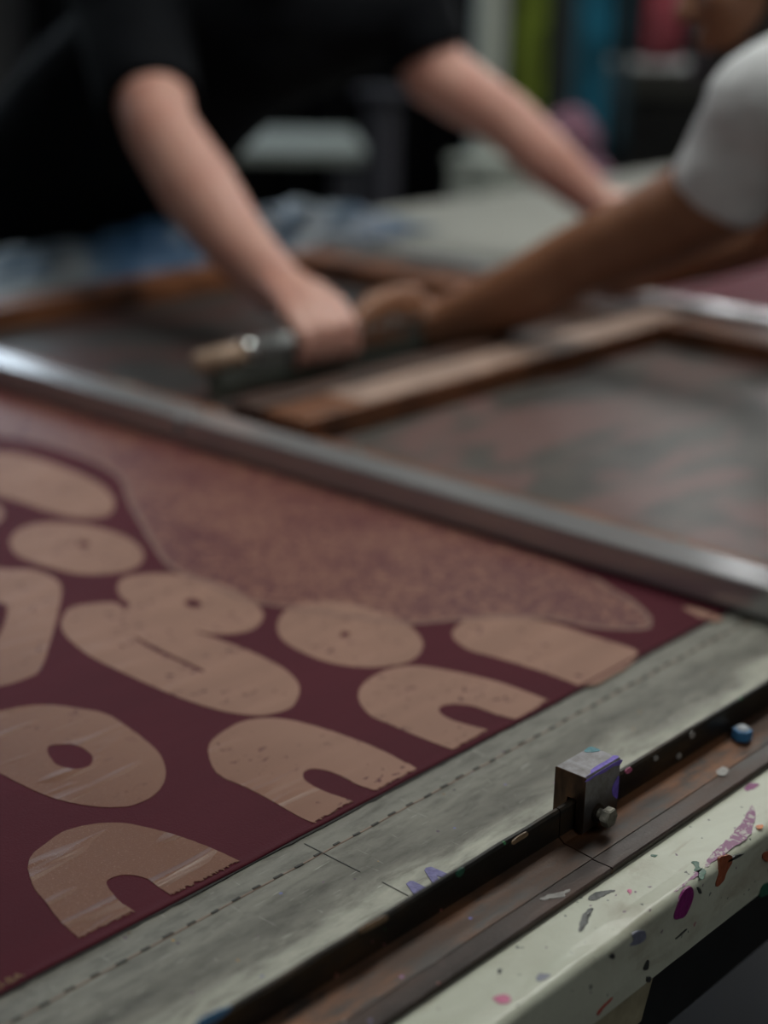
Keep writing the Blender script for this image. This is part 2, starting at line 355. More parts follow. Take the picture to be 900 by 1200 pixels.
for i in range(4): boxo('pane', 0.66 + i * 0.985, 1.585 + i * 0.985, 5.47, 5.48, 1.9, 2.8, sky_pane, w1)
w2 = empty('window_2', (6.48, 2.3, 1.9), None, None); tag(w2, kind='structure')
boxo('window_frame', 6.44, 6.5, 0.7, 3.9, 1.84, 1.9, whitef, w2); boxo('window_frame', 6.44, 6.5, 0.7, 3.9, 2.8, 2.86, whitef, w2)
for i in range(4): boxo('window_frame', 6.44, 6.5, 0.7 + i * 1.046, 0.76 + i * 1.046, 1.9, 2.8, whitef, w2)
for i in range(3): boxo('pane', 6.47, 6.48, 0.76 + i * 1.046, 1.746 + i * 1.046, 1.9, 2.8, sky_pane, w2)
for lx, ly, e, where in LAMPS:
    c = empty('ceiling_light', (lx, ly, 2.74), 'long flat ceiling light above the ' + where, 'lamp')
    boxo('lamp_body', lx - 0.68, lx + 0.68, ly - 0.28, ly + 0.28, 2.76, 2.80, whitef, c, 0.005)
    boxo('diffuser', lx - 0.65, lx + 0.65, ly - 0.25, ly + 0.25, 2.74, 2.76, lamp_glow, c)
    for s in (-0.5, 0.5): boxo('hanger', lx + s - 0.01, lx + s + 0.01, ly - 0.01, ly + 0.01, 2.80, 3.0, whitef, c)

# ------------------------------------------------------------------ the printing table
Y0, Y1, X0, X1 = 0.3631, 2.005, -0.6, 3.4
table = empty('printing_table', (1.4, 1.18, 0), 'long printing table with worn grey-green top and paint-splashed white edge', 'table')
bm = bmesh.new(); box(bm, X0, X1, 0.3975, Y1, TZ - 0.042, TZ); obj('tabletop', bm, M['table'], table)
# the painted edge strip: a rounded, slightly lumpy profile
bm = bmesh.new(); nseg = 260; prof = [(0.3976, TZ - 0.042), (0.3976, TZ + 0.0002), (0.385, TZ + 0.0002), (0.375, TZ + 0.0002), (Y0 + 0.0045, TZ + 0.0001), (Y0 + 0.0032, TZ - 0.0002), (Y0 + 0.0012, TZ - 0.0013), (Y0 + 0.0002, TZ - 0.0032), (Y0, TZ - 0.0045), (Y0, TZ - 0.018), (Y0, TZ - 0.03), (Y0 + 0.0004, TZ - 0.0405), (Y0 + 0.002, TZ - 0.042)]
rows = []
for i in range(nseg + 1):
    x = X0 + (X1 - X0) * i / nseg; r = []
    for k, (y, z) in enumerate(prof):
        a = 0.0011 * noise.noise(Vector((x * 22, y * 40, z * 40))) if 2 < k < 12 else 0
        r.append(bm.verts.new((x, y - abs(a) if k > 4 else y, z + (a if k in (4, 5, 6, 12, 11) else a * 0.3))))
    rows.append(r)
for a, b in zip(rows, rows[1:]):
    for k in range(len(prof)): bm.faces.new((a[k], a[(k + 1) % len(prof)], b[(k + 1) % len(prof)], b[k]))
bm.faces.new(rows[0]); bm.faces.new(rows[-1][::-1]); bmesh.ops.recalc_face_normals(bm, faces=bm.faces)
ledge = obj('painted_edge', bm, M['ledge'], table, True)
for p in ledge.data.polygons: p.use_smooth = p.area < 4.5e-5     # only the narrow faces round the corner are blended
tag(ledge, 'off-white painted edge with coloured splashes')
frame_m = simple('black_steel_frame', (0.018, 0.02, 0.021), 0.45, 0.3, 0.3, 20)
boxo('frame_beam', X0 + 0.05, X1 - 0.05, 0.385, 0.425, TZ - 0.112, TZ - 0.043, frame_m, table, 0.003)
boxo('frame_beam', X0 + 0.05, X1 - 0.05, 1.92, 1.96, TZ - 0.112, TZ - 0.043, frame_m, table, 0.003)
for x in (X0 + 0.1, 1.4, X1 - 0.15): boxo('frame_beam', x, x + 0.04, 0.43, 1.915, TZ - 0.1, TZ - 0.043, frame_m, table, 0.003)
for x in (X0 + 0.1, 1.4, X1 - 0.15):
    for y in (0.39, 1.91): boxo('leg', x - 0.005, x + 0.045, y, y + 0.05, 0, TZ - 0.113, frame_m, table, 0.003)
bm = bmesh.new()
a = [(0.50, 0.8335), (0.6255, 0.8335), (0.634, 0.8565), (0.50, 0.8565)]
f0 = [bm.verts.new((x, 0.3665, z)) for x, z in a]; f1 = [bm.verts.new((x, 0.384, z)) for x, z in a]
for i in range(4): bm.faces.new((f0[i], f0[(i + 1) % 4], f1[(i + 1) % 4], f1[i]))
bm.faces.new(f0[::-1]); bm.faces.new(f1); bmesh.ops.recalc_face_normals(bm, faces=bm.faces)
tag(obj('packing_strip', bm, simple('pale_packing_wood', (0.30, 0.27, 0.18), 0.6, 0, 0.25, 60), table), 'pale wooden strip under the white edge')

# marks painted on the table
def decal(name, pts, mat, parent, z=TZ + 0.0004, h=0.0003, step=0.0006, rough=0.0008, holes=()):
    bm = bmesh.new(); loops = [smooth_loop([P(x, y, z) for x, y in pts], step, rough)]
    for hl in holes: loops.append(smooth_loop([P(x, y, z) for x, y in hl], step, rough))
    flat(bm, loops, h); return obj(name, bm, mat, parent)
def decal_front(name, pts, mat, parent, Y=Y0 - 0.0008, th=0.0012):
    w = [PY(x, y, Y) for x, y in pts]
    l = smooth_loop([Vector((p.x, p.z, 0)) for p in w], 0.0012, 0.0003)
    t = tessellate_polygon([l]); bm = bmesh.new(); n = len(l)
    a = [bm.verts.new((p.x, Y, p.y)) for p in l]; b = [bm.verts.new((p.x, Y + th, p.y)) for p in l]
    for q in t: bm.faces.new([a[i] for i in q])
    for i in range(n): bm.faces.new((a[i], a[(i + 1) % n], b[(i + 1) % n], b[i]))
    bmesh.ops.recalc_face_normals(bm, faces=bm.faces); return obj(name, bm, mat, parent)
def z6(l): return [(700 + x / 4, 900 + y / 4) for x, y in l]
def z7(l): return [(450 + x / 2, 800 + y / 2) for x, y in l]
zl = TZ + 0.0005
sp = lambda n, l, m, z=zl: decal(n, l, M[m], table, z, 0.0002)
sp('paint_smear', z6([(338, 588), (385, 528), (440, 495), (490, 470), (470, 505), (430, 530), (395, 560)]), 'p_purple')
sp('paint_smear', z6([(505, 455), (530, 405), (575, 365), (640, 300), (690, 235), (722, 175), (740, 215), (722, 300), (680, 345), (630, 375), (585, 412), (540, 440), (520, 462)]), 'p_purple')
sp('paint_splash', z6([(440, 440), (470, 440), (478, 462), (508, 484), (497, 520), (482, 518), (470, 490), (455, 482), (458, 458)]), 'p_green')
sp('paint_splash', z6([(690, 95), (712, 72), (757, 74), (745, 90), (705, 106)]), 'p_magenta')
sp('paint_splash', z6([(746, 268), (772, 264), (776, 280), (752, 284)]), 'p_orange')
sp('paint_splash', z6([(250, 408), (285, 405), (270, 416)]), 'p_green')
sp('paint_splash', z6([(140, 572), (158, 570), (160, 588), (150, 595)]), 'p_pink')
sp('paint_splash', z7([(255, 738), (272, 732), (290, 733), (298, 742), (288, 752), (270, 750)]), 'p_pink')
sp('paint_splash', z7([(456, 582), (462, 552), (478, 532), (490, 530), (478, 558), (466, 578)]), 'p_dark')
sp('paint_splash', z7([(478, 505), (500, 490), (542, 486), (518, 498), (494, 510)]), 'p_dark')
sp('paint_splash', z7([(357, 690), (372, 680), (392, 684), (380, 696), (362, 699)]), 'p_blue')
sp('paint_splash', z7([(266, 673), (274, 672), (274, 680), (267, 680)]), 'p_dark')
sp('paint_splash', z7([(600, 520), (607, 518), (607, 523)]), 'p_dark')
for l, m_ in (([(402, 585), (422, 562), (444, 560), (452, 600), (432, 660), (405, 700), (362, 704), (375, 640)], 'p_magenta'),
              ([(572, 425), (600, 412), (632, 412), (632, 445), (606, 490), (598, 520), (572, 552), (556, 548), (575, 480)], 'p_rust'),
              ([(612, 440), (650, 412), (690, 402), (655, 424)], 'p_dark'),
              ([(168, 778), (205, 762), (226, 768), (228, 800), (196, 825), (152, 833), (170, 810)], 'p_blue'),
              ([(56, 885), (74, 868), (84, 880), (76, 896)], 'p_dark'), ([(218, 940), (236, 905), (244, 905), (240, 940), (226, 948)], 'p_dark'),
              ([(236, 980), (254, 982), (246, 1006), (234, 1000)], 'p_dark'), ([(2, 1148), (30, 1112), (74, 1074), (60, 1096), (28, 1130), (4, 1160)], 'p_red'),
              ([(764, 606), (776, 558), (800, 540), (830, 540), (830, 580), (800, 592)], 'p_green'), ([(776, 420), (786, 396), (830, 390), (830, 425), (800, 440)], 'p_rust'),
              ([(470, 560), (484, 566), (490, 588), (478, 586)], 'p_dark'), ([(370, 800), (420, 756), (416, 764), (380, 796)], 'p_dark')):
    decal_front('paint_splash', z6(l), M[m_], table)
# violet lettering cut off by the rail, a pencil line, the dashed stitch line
z2 = lambda l: [(440 + x / 7.5, 980 + y / 7.5) for x, y in l]
def sharp(name, pts, mat, z, h=0.0003):
    bm = bmesh.new(); flat(bm, [[P(x, y, z) for x, y in pts]], h); return obj(name, bm, mat, table)
tag(sharp('painted_letter', z2([(270, 415), (300, 392), (330, 392), (460, 455), (420, 500), (345, 520)]), M['p_letter'], TZ + 0.0004), 'violet letter foot cut off by the rail')
tag(sharp('painted_letter', z2([(430, 297), (445, 275), (490, 266), (650, 335), (600, 362), (540, 345), (560, 390), (510, 420)]), M['p_letter'], TZ + 0.0004), 'violet letter like an A cut off by the rail')
def strip(bm, a, b, w, z, h=0.0003):
    a = Vector((a.x, a.y, z)); b = Vector((b.x, b.y, z)); d = (b - a).normalized(); nn = Vector((-d.y, d.x, 0)) * w / 2
    flat(bm, [[a - nn, b - nn, b + nn, a + nn]], h)
grey_line = simple('pencil_grey', (0.07, 0.07, 0.07), 0.6)
for a, b, w in (((357, 989), (422, 1022), 0.0005), ((448, 1034), (478, 1050), 0.0005)):
    bm = bmesh.new(); strip(bm, P(*a, TZ), P(*b, TZ), w, TZ + 0.0004); obj('pencil_line', bm, grey_line, table)
bm = bmesh.new(); flat(bm, [[Vector((-0.3, 0.5208, TZ + 0.0003)), Vector((3.0, 0.5208, TZ + 0.0003)), Vector((3.0, 0.5217, TZ + 0.0003)), Vector((-0.3, 0.5217, TZ + 0.0003))]], 0.0002)
obj('thread_line', bm, simple('brown_thread', (0.24, 0.16, 0.12), 0.6), table)
bm = bmesh.new(); box(bm, -0.0028, 0.0028, -0.0007, 0.0007, 0, 0.0004); me = bpy.data.meshes.new('stitch'); bm.to_mesh(me); bm.free()
stm = simple('dark_stitch', (0.03, 0.028, 0.024), 0.6); me.materials.append(stm); off = base(table)
for i in range(0, 60):
    x = 0.3557 + 0.01475 * (i - 2); o = bpy.data.objects.new('stitch', me); COL.objects.link(o); o.parent = table
    o.location = Vector((x, 0.5216 + 0.0006 * math.sin(i * 1.7), TZ + 0.0003)) - off; o.rotation_euler.z = random.uniform(-0.06, 0.06); o.scale.x = random.uniform(0.8, 1.15)

# ------------------------------------------------------------------ stop rail (two lengths), stop block
YF, YB = 0.4325, 0.4365
PROF = [(0.398, TZ + 0.0005), (0.398, TZ + 0.0038), (0.4105, TZ + 0.0040), (0.4110, TZ + 0.0056), (0.4290, TZ + 0.0066), (0.4318, TZ + 0.0082), (YF, TZ + 0.011), (YF, TZ + 0.0238), (YF + 0.0008, TZ + 0.025), (YB - 0.0008, TZ + 0.025), (YB, TZ + 0.0238), (YB, TZ + 0.0005)]
def rail(name, x0, x1, fx1, label):
    e = empty(name, ((x0 + x1) / 2, 0.418, TZ + 0.0005), label, 'rail', 'lengths of iron stop rail')
    bm = bmesh.new(); prism_yz(bm, [(0.41085, TZ + 0.0006), (0.41085, TZ + 0.0047), (0.4290, TZ + 0.0062), (YF - 0.0001, TZ + 0.0085), (YF - 0.0001, TZ + 0.0006)], x0, x1); obj('foot', bm, M['base_iron'], e)
    bm = bmesh.new(); prism_yz(bm, [(0.3985, TZ + 0.0006), (0.398, TZ + 0.0036), (0.399, TZ + 0.0042), (0.4108, TZ + 0.0042), (0.4108, TZ + 0.0006)], x0, x1); obj('flat_bar', bm, M['bar_iron'], e)
    bm = bmesh.new(); n = 120; L = []
    for i in range(n + 1):
        x = x0 + (fx1 - x0) * i / n; w = 0.0005 * noise.noise(Vector((x * 45, 0, 3))); t = TZ + 0.025 + w
        L.append([bm.verts.new((x, y, z)) for y, z in ((YF, TZ + 0.0006), (YF, t - 0.0014), (YF + 0.0011, t), (YB - 0.0011, t), (YB, t - 0.0014), (YB, TZ + 0.0006))])
    for a, b in zip(L, L[1:]):
        for k in range(6): bm.faces.new((a[k], a[(k + 1) % 6], b[(k + 1) % 6], b[k]))
    bm.faces.new(L[0]); bm.faces.new(L[-1][::-1]); bmesh.ops.recalc_face_normals(bm, faces=bm.faces)
    obj('upright_flange', bm, M['flange'], e); return e
r1 = rail('stop_rail', -0.35, 0.6375, 0.6375, 'rusty iron angle rail in the foreground, left of the steel stop block')
r2 = rail('stop_rail', 0.6385, 2.6, 2.6, 'rusty iron angle rail running on to the right of the steel stop block')
bm = bmesh.new(); box(bm, 0.6376, 0.6384, 0.3982, 0.4108, TZ + 0.0006, TZ + 0.0030); obj('seam_filler', bm, simple('rust_dust', (0.13, 0.07, 0.035), 0.8), r2)
def rsp(pts, m, z): 
    o = decal('paint_fleck', pts, M[m], r2, z, 0.0004, 0.0008, 0.0002); return o
rsp([(806, 912), (812, 908), (818, 910), (812, 914)], 'p_pink', TZ + 0.0046)

M['p_tan'] = paint('tan', (0.26, 0.17, 0.10)); M['p_lightgrey'] = paint('light_grey', (0.30, 0.29, 0.28))
for l, m_, rr in (([(600, 987), (608, 980), (618, 975), (619, 979), (610, 985), (602, 990)], 'p_tan', r1), ([(535, 1024), (540, 1018), (545, 1017), (543, 1023), (538, 1028)], 'p_green', r1), ([(421, 1090), (432, 1083), (452, 1073), (455, 1077), (440, 1086), (424, 1094)], 'p_tan', r1),
                  ([(228, 1204), (240, 1192), (262, 1182), (272, 1180), (262, 1190), (244, 1202)], 'p_sky', r1), ([(766, 889), (770, 885), (772, 889), (768, 892)], 'p_lightgrey', r2), ([(793, 886), (797, 882), (799, 887), (795, 890)], 'p_lightgrey', r2), ([(808, 862), (812, 857), (815, 861), (811, 866)], 'p_lightgrey', r2), ([(733, 903), (739, 899), (741, 903), (735, 907)], 'p_pink', r2)):
    decal_front('paint_fleck', l, M[m_], rr, YF - 0.0004, 0.0006)
decal('paint_fleck', [(632, 1054), (642, 1048), (655, 1046), (668, 1042), (660, 1050), (646, 1053)], M['p_lightgrey'], r1, TZ + 0.0046, 0.0004, 0.0006, 0.0012)
decal('paint_fleck', [(840, 902), (846, 898), (854, 902), (850, 908), (842, 908)], M['p_lightgrey'], r2, TZ + 0.0050, 0.0005, 0.0006, 0.0006)
blk = empty('stop_block', (0.668, 0.4355, TZ + 0.007), 'small square steel stop block clamped over the iron rail', 'block')
bx0, bx1, by0, by1, bt = 0.6505, 0.6830, 0.4262, 0.4462, TZ + 0.0408
bm = bmesh.new()
prism_yz(bm, [(by0 + 0.0004, TZ + 0.0072), (by0, TZ + 0.0080), (by0, bt - 0.0007), (by0 + 0.0007, bt), (by1 - 0.0007, bt), (by1, bt - 0.0007), (by1, TZ + 0.0008), (YB + 0.0007, TZ + 0.0008), (YB + 0.0007, TZ + 0.0258), (YF - 0.0009, TZ + 0.0258), (YF - 0.0009, TZ + 0.0086), (YF - 0.0020, TZ + 0.0072)], bx0, bx1)
cap = [e for e in bm.edges if abs(e.verts[0].co.x - e.verts[1].co.x) < 1e-6]
bmesh.ops.bevel(bm, geom=cap, offset=0.0003, segments=1, affect='EDGES')
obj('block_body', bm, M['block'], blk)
bolt = bmesh.new(); bc = Vector((0.6632, by0, TZ + 0.0155))
tube(bolt, bc + Vector((0, 0.002, 0)), bc + Vector((0, -0.0052, 0)), 0.0030, 0.0030, 20)
hb = bmesh.new(); tube(hb, bc + Vector((0, -0.0050, 0)), bc + Vector((0, -0.0098, 0)), 0.0058, 0.0058, 6)
bmesh.ops.bevel(hb, geom=[e for e in hb.edges], offset=0.0005, segments=2, affect='EDGES')
cb = obj('clamp_bolt', bolt, M['bolt'], blk, True); obj('bolt_head', hb, M['bolt'], cb); tag(cb, 'grey clamp bolt')
wb = bmesh.new(); tube(wb, bc + Vector((0, 0.0, 0)), bc + Vector((0, -0.0014, 0)), 0.0052, 0.0048, 24); obj('washer', wb, M['flange'], cb)
# violet and teal paint on the block
def blockpaint(name, pts, m, axis):
    bm = bmesh.new()
    l = smooth_loop([Vector((a, b, 0)) for a, b in pts], 0.0008, 0.00015); t = tessellate_polygon([l]); n = len(l)
    if axis == 'z': A = [(p.x, p.y, bt + 0.00018) for p in l]; B = [(p.x, p.y, bt - 0.0001) for p in l]
    elif axis == 'y': A = [(p.x, by0 - 0.00018, p.y) for p in l]; B = [(p.x, by0 + 0.0001, p.y) for p in l]
    a = [bm.verts.new(p) for p in A]; b = [bm.verts.new(p) for p in B]
    for q in t: bm.faces.new([a[i] for i in q])
    for i in range(n): bm.faces.new((a[i], a[(i + 1) % n], b[(i + 1) % n], b[i]))
    bmesh.ops.recalc_face_normals(bm, faces=bm.faces); obj(name, bm, M[m], blk)
blockpaint('violet_paint', [(0.6512, by0 + 0.0009), (0.660, by0 + 0.0010), (0.669, by0 + 0.0010), (0.6822, by0 + 0.0010), (0.6822, by0 + 0.0042), (0.676, by0 + 0.0036), (0.668, by0 + 0.0040), (0.660, by0 + 0.0034), (0.657, by0 + 0.0016)], 'p_violet', 'z')
blockpaint('violet_paint', [(0.6515, bt - 0.0010), (0.6822, bt - 0.0010), (0.6822, bt - 0.0042), (0.676, bt - 0.0026), (0.668, bt - 0.0030), (0.660, bt - 0.0020), (0.6525, bt - 0.0024)], 'p_violet', 'y')
blockpaint('violet_paint', [(0.6823, bt - 0.0110), (0.6795, bt - 0.0118), (0.6765, bt - 0.0155), (0.6772, bt - 0.0200), (0.6800, bt - 0.0228), (0.6823, bt - 0.0235)], 'p_violet', 'y')
blockpaint('teal_paint', [(0.6822, by1 - 0.0010), (0.6822, by1 - 0.0070), (0.678, by1 - 0.0055), (0.675, by1 - 0.0026), (0.676, by1 - 0.0010)], 'p_teal', 'z')
# small blue-splashed bolt further along
e = empty('rail_bolt', (0.812, 0.4235, TZ + 0.0067), 'small bolt head on the rail splashed with pale blue paint, by the right edge', 'bolt')
bm = bmesh.new(); tube(bm, (0.812, 0.4235, TZ + 0.0067), (0.812, 0.4235, TZ + 0.0125), 0.0062, 0.0058, 6); obj('head', bm, M['p_sky'], e)
bm = bmesh.new(); ball(bm, (0.813, 0.4240, TZ + 0.0122), 0.0045, 8, (1, 1, 0.5)); tag(obj('paint_cap', bm, simple('pale_blue_drip', (0.42, 0.45, 0.5), 0.4), e, True), 'pale grey-blue paint cap')

# ------------------------------------------------------------------ the printed cloth
FZ = TZ + 0.0016
cloth = empty('printed_fabric', (0.9, 1.0, TZ), 'maroon fabric with copper-brown printed shapes, stretched along the table', 'fabric')
bm = bmesh.new(); xs = [-0.35 + i * 0.01 for i in range(296)]; ys = [0.5405, 0.5412, 0.5430, 0.5445, 0.549, 0.56, 0.60, 0.70, 0.85, 1.0, 1.2, 1.5]
rows = []
for x in xs:
    w = 0.0006 * noise.noise(Vector((x * 30, 0, 0))) + 0.0010 * noise.noise(Vector((x * 6, 4, 0)))
    r = [bm.verts.new((x, ys[0] + w, TZ + 0.0007))]
    for k, y in enumerate(ys):
        z = FZ - (0.0004 if k == 0 else 0) + (0.0004 if k in (1, 2) else 0) - (0.0003 if k == 3 else 0)
        r.append(bm.verts.new((x, y + (w if k < 5 else 0), z)))
    r.append(bm.verts.new((x, ys[-1], TZ + 0.0007))); rows.append(r)
for a, b in zip(rows, rows[1:]):
    for k in range(len(a) - 1): bm.faces.new((a[k], b[k], b[k + 1], a[k + 1]))
bmesh.ops.recalc_face_normals(bm, faces=bm.faces); bm.normal_update()
if sum(f.normal.z for f in bm.faces) < 0: bmesh.ops.reverse_faces(bm, faces=bm.faces)
obj('cloth', bm, M['fabric'], cloth, True)
bm = bmesh.new(); L = []
for i in range(500):
    x = -0.3 + i * 0.006; w = 0.0012 * noise.noise(Vector((x * 120, 1, 0))) + 0.0006 * noise.noise(Vector((x * 20, 9, 0)))
    L.append(bm.verts.new((x, 0.5392 + w, TZ + 0.0008)))
K = [bm.verts.new((v.co.x, 0.60, TZ + 0.0008)) for v in L]; L2 = [bm.verts.new((v.co.x, v.co.y, TZ + 0.0003)) for v in L]
for i in range(499): bm.faces.new((L[i], L[i + 1], K[i + 1], K[i])); bm.faces.new((L2[i], L2[i + 1], L[i + 1], L[i]))
obj('backing_edge', bm, simple('black_backing', (0.012, 0.010, 0.010), 0.7), cloth)
PZ = FZ + 0.0003
def shape(pts, holes=(), jag=(), mat='ink', name='printed_shape', z=PZ, rough=0.00035, h=0.0003, label=None):
    bm = bmesh.new(); loops = [smooth_loop([P(x, y, z) for x, y in pts], 0.0022, rough, jag)]
    for hl in holes: loops.append(smooth_loop([P(x, y, z) for x, y in hl], 0.0022, rough))
    flat(bm, loops, h); o = obj(name, bm, M[mat], cloth)
    if label: o['label'] = label
    return o
shape([(33, 1012), (37, 1002), (50, 991), (73, 975), (100, 967), (127, 964), (150, 965), (187, 973), (220, 983), (253, 996), (281, 1009), (200, 1048), (187, 1040), (173, 1030), (157, 1025.5), (140, 1025.5), (125, 1032), (129, 1043), (140, 1056), (157, 1067), (92, 1099), (80, 1088), (68, 1076), (53, 1056), (40, 1040), (34, 1024)], jag=((10, 11), (19, 20)), label='arch-shaped print nearest the camera')
shape([(-50, 868), (-40, 848), (-10, 836), (27, 827.5), (60, 826), (93, 830), (123, 836), (147, 850), (170, 867), (187, 883), (194, 900), (192, 917), (180, 932), (160, 942), (140, 945.5), (113, 945), (87, 941), (60, 934), (33, 923), (0, 906), (-35, 890)],
      holes=[[(55, 878), (60, 873.5), (70, 872), (87, 872.5), (101, 879), (109, 888), (105, 897), (90, 901), (73, 898.5), (62, 892)]])
shape([(245, 873), (260, 858), (280, 847), (300, 842), (323, 841.5), (347, 845), (377, 853), (407, 863), (447, 879), (488, 900), (440, 926), (420, 919.5), (400, 909), (380, 902), (363, 901), (355, 907), (360, 916), (380, 927), (413, 938.5), (367, 964), (347, 955), (327, 943), (303, 930), (283, 920), (260, 910), (248, 896)], jag=((9, 10), (18, 19)))
shape([(420, 817), (427, 800), (453, 785), (487, 780), (533, 787), (587, 800), (642, 820), (607, 843), (585, 838), (553, 827), (527, 825), (514, 831), (528, 843), (571, 855), (530, 878), (500, 867), (460, 850), (433, 837)], jag=((6, 7), (13, 14)))
shape([(530, 743), (543, 728), (567, 721), (600, 721), (647, 730), (700, 747), (746, 763), (737, 780), (700, 802), (680, 803), (660, 796), (620, 782), (580, 770), (547, 760)], jag=((7, 8),))
shape([(325, 733), (332, 718), (350, 709), (380, 705), (415, 708), (450, 718), (480, 733), (495, 752), (490, 768), (470, 778), (435, 782), (400, 779), (370, 771), (345, 759), (330, 748)], holes=[[(398, 744), (402, 740), (408, 741), (410, 744), (403, 747)]])
shape([(72, 730), (80, 714), (100, 708), (133, 706), (147, 713), (152, 708), (141, 698), (138, 687), (145, 677), (167, 673), (200, 672), (235, 677), (267, 687), (293, 702), (308, 718), (303, 732), (285, 741), (255, 743), (230, 740), (250, 747), (283, 759), (310, 771), (335, 785), (350, 802), (348, 820), (335, 832), (305, 838), (270, 835), (235, 826), (200, 813), (170, 800), (140, 786), (110, 771), (90, 757), (76, 743)],
      holes=[[(216, 706), (222, 702), (231, 703), (237, 708), (231, 712), (222, 711)], [(157, 747), (161, 747), (181, 758), (206, 770), (238, 785), (235, 787), (209, 775), (180, 762)]], label='two joined rounded prints with a small hole and a slit')
shape([(-60, 690), (-20, 668), (15, 667), (40, 668), (63, 677), (72, 690), (68, 717), (60, 747), (48, 783), (30, 795), (0, 804), (-40, 806), (-70, 770)], holes=[[(-25, 706), (0, 706), (8, 712), (6, 728), (-4, 748), (-25, 760)]])
shape([(12, 632), (30, 617), (65, 612), (110, 617), (150, 630), (168, 648), (160, 664), (130, 672), (90, 672), (50, 662), (20, 650)], holes=[[(91, 637), (96, 633), (103, 635), (104, 640), (95, 641)]])
shape([(-50, 545), (-20, 532), (15, 531), (40, 536), (75, 548), (115, 566), (133, 585), (128, 602), (100, 607), (60, 600), (25, 588), (-15, 575)])
shape([(-40, 600), (-15, 588), (2, 596), (3, 606), (-10, 616), (-35, 618)])
shape([(800, 711), (820, 714), (846, 724), (838, 728), (818, 722)])
# speckled field, a broad leaf outline running under the screens
spk = [(-70, 500), (-20, 508), (30, 514), (83, 529), (122, 545), (144, 562), (151, 584), (164, 607), (178, 632), (200, 662), (235, 678), (290, 702), (350, 712), (415, 722), (480, 729), (560, 723), (640, 723), (700, 734), (752, 735), (760, 724), (742, 706), (715, 690), (690, 674), (600, 640), (450, 592), (250, 525), (100, 470), (0, 445), (-70, 430)]
shape(spk, mat='speckle', name='speckled_print', z=FZ + 0.0002, h=0.0001, rough=0.001, label='finely speckled leaf-shaped print beside the aluminium bar')
# its pale rim line
rim = [P(x, y, FZ + 0.0004) for x, y in [(-60, 502), (30, 515), (83, 530), (122, 546), (144, 563), (151, 585), (164, 608), (178, 633), (200, 663), (235, 679), (290, 703), (350, 713), (415, 723), (480, 730), (560, 724), (640, 724), (700, 735), (754, 736), (761, 725), (742, 706), (715, 690), (690, 674)]]
bm = bmesh.new(); out = []; inn = []
for i in range(len(rim) - 1):
    for j in range(5):
        t = j / 5; p0 = rim[max(0, i - 1)]; p1 = rim[i]; p2 = rim[i + 1]; p3 = rim[min(len(rim) - 1, i + 2)]
        q = 0.5 * ((2 * p1) + (p2 - p0) * t + (2 * p0 - 5 * p1 + 4 * p2 - p3) * t * t + (3 * p1 - p0 - 3 * p2 + p3) * t ** 3)
        d = (p2 - p0).normalized(); nn = Vector((-d.y, d.x, 0)) * (0.0022 + 0.0008 * noise.noise(q * 90)); out.append(q + nn); inn.append(q - nn)
A = [bm.verts.new(p) for p in out]; B = [bm.verts.new(p) for p in inn]
for i in range(len(A) - 1): bm.faces.new((A[i], A[i + 1], B[i + 1], B[i]))
bm.normal_update(); bmesh.ops.recalc_face_normals(bm, faces=bm.faces)
obj('print_rim', bm, simple('thin_ink_line', (0.22, 0.115, 0.09), 0.5, 0, 0.3, 200), cloth)
# small lettering in the hem
fc = bpy.data.curves.new('txt', 'FONT'); fc.body = 'STU-BA'; fc.size = 0.0068; fc.extrude = 0.00005; fc.align_x = 'RIGHT'
to = bpy.data.objects.new('t', fc); COL.objects.link(to); dg = bpy.context.evaluated_depsgraph_get(); me = bpy.data.meshes.new_from_object(to.evaluated_get(dg)); bpy.data.objects.remove(to)
p = P(39, 1150, FZ + 0.0008); tx = link('hem_lettering', me, simple('gold_brown_ink', (0.20, 0.11, 0.035), 0.5), cloth); tx.location = p - base(cloth); tx.location.y = 0.5425 - base(cloth).y; tx['label'] = 'small gold-brown lettering in the cloth corner'

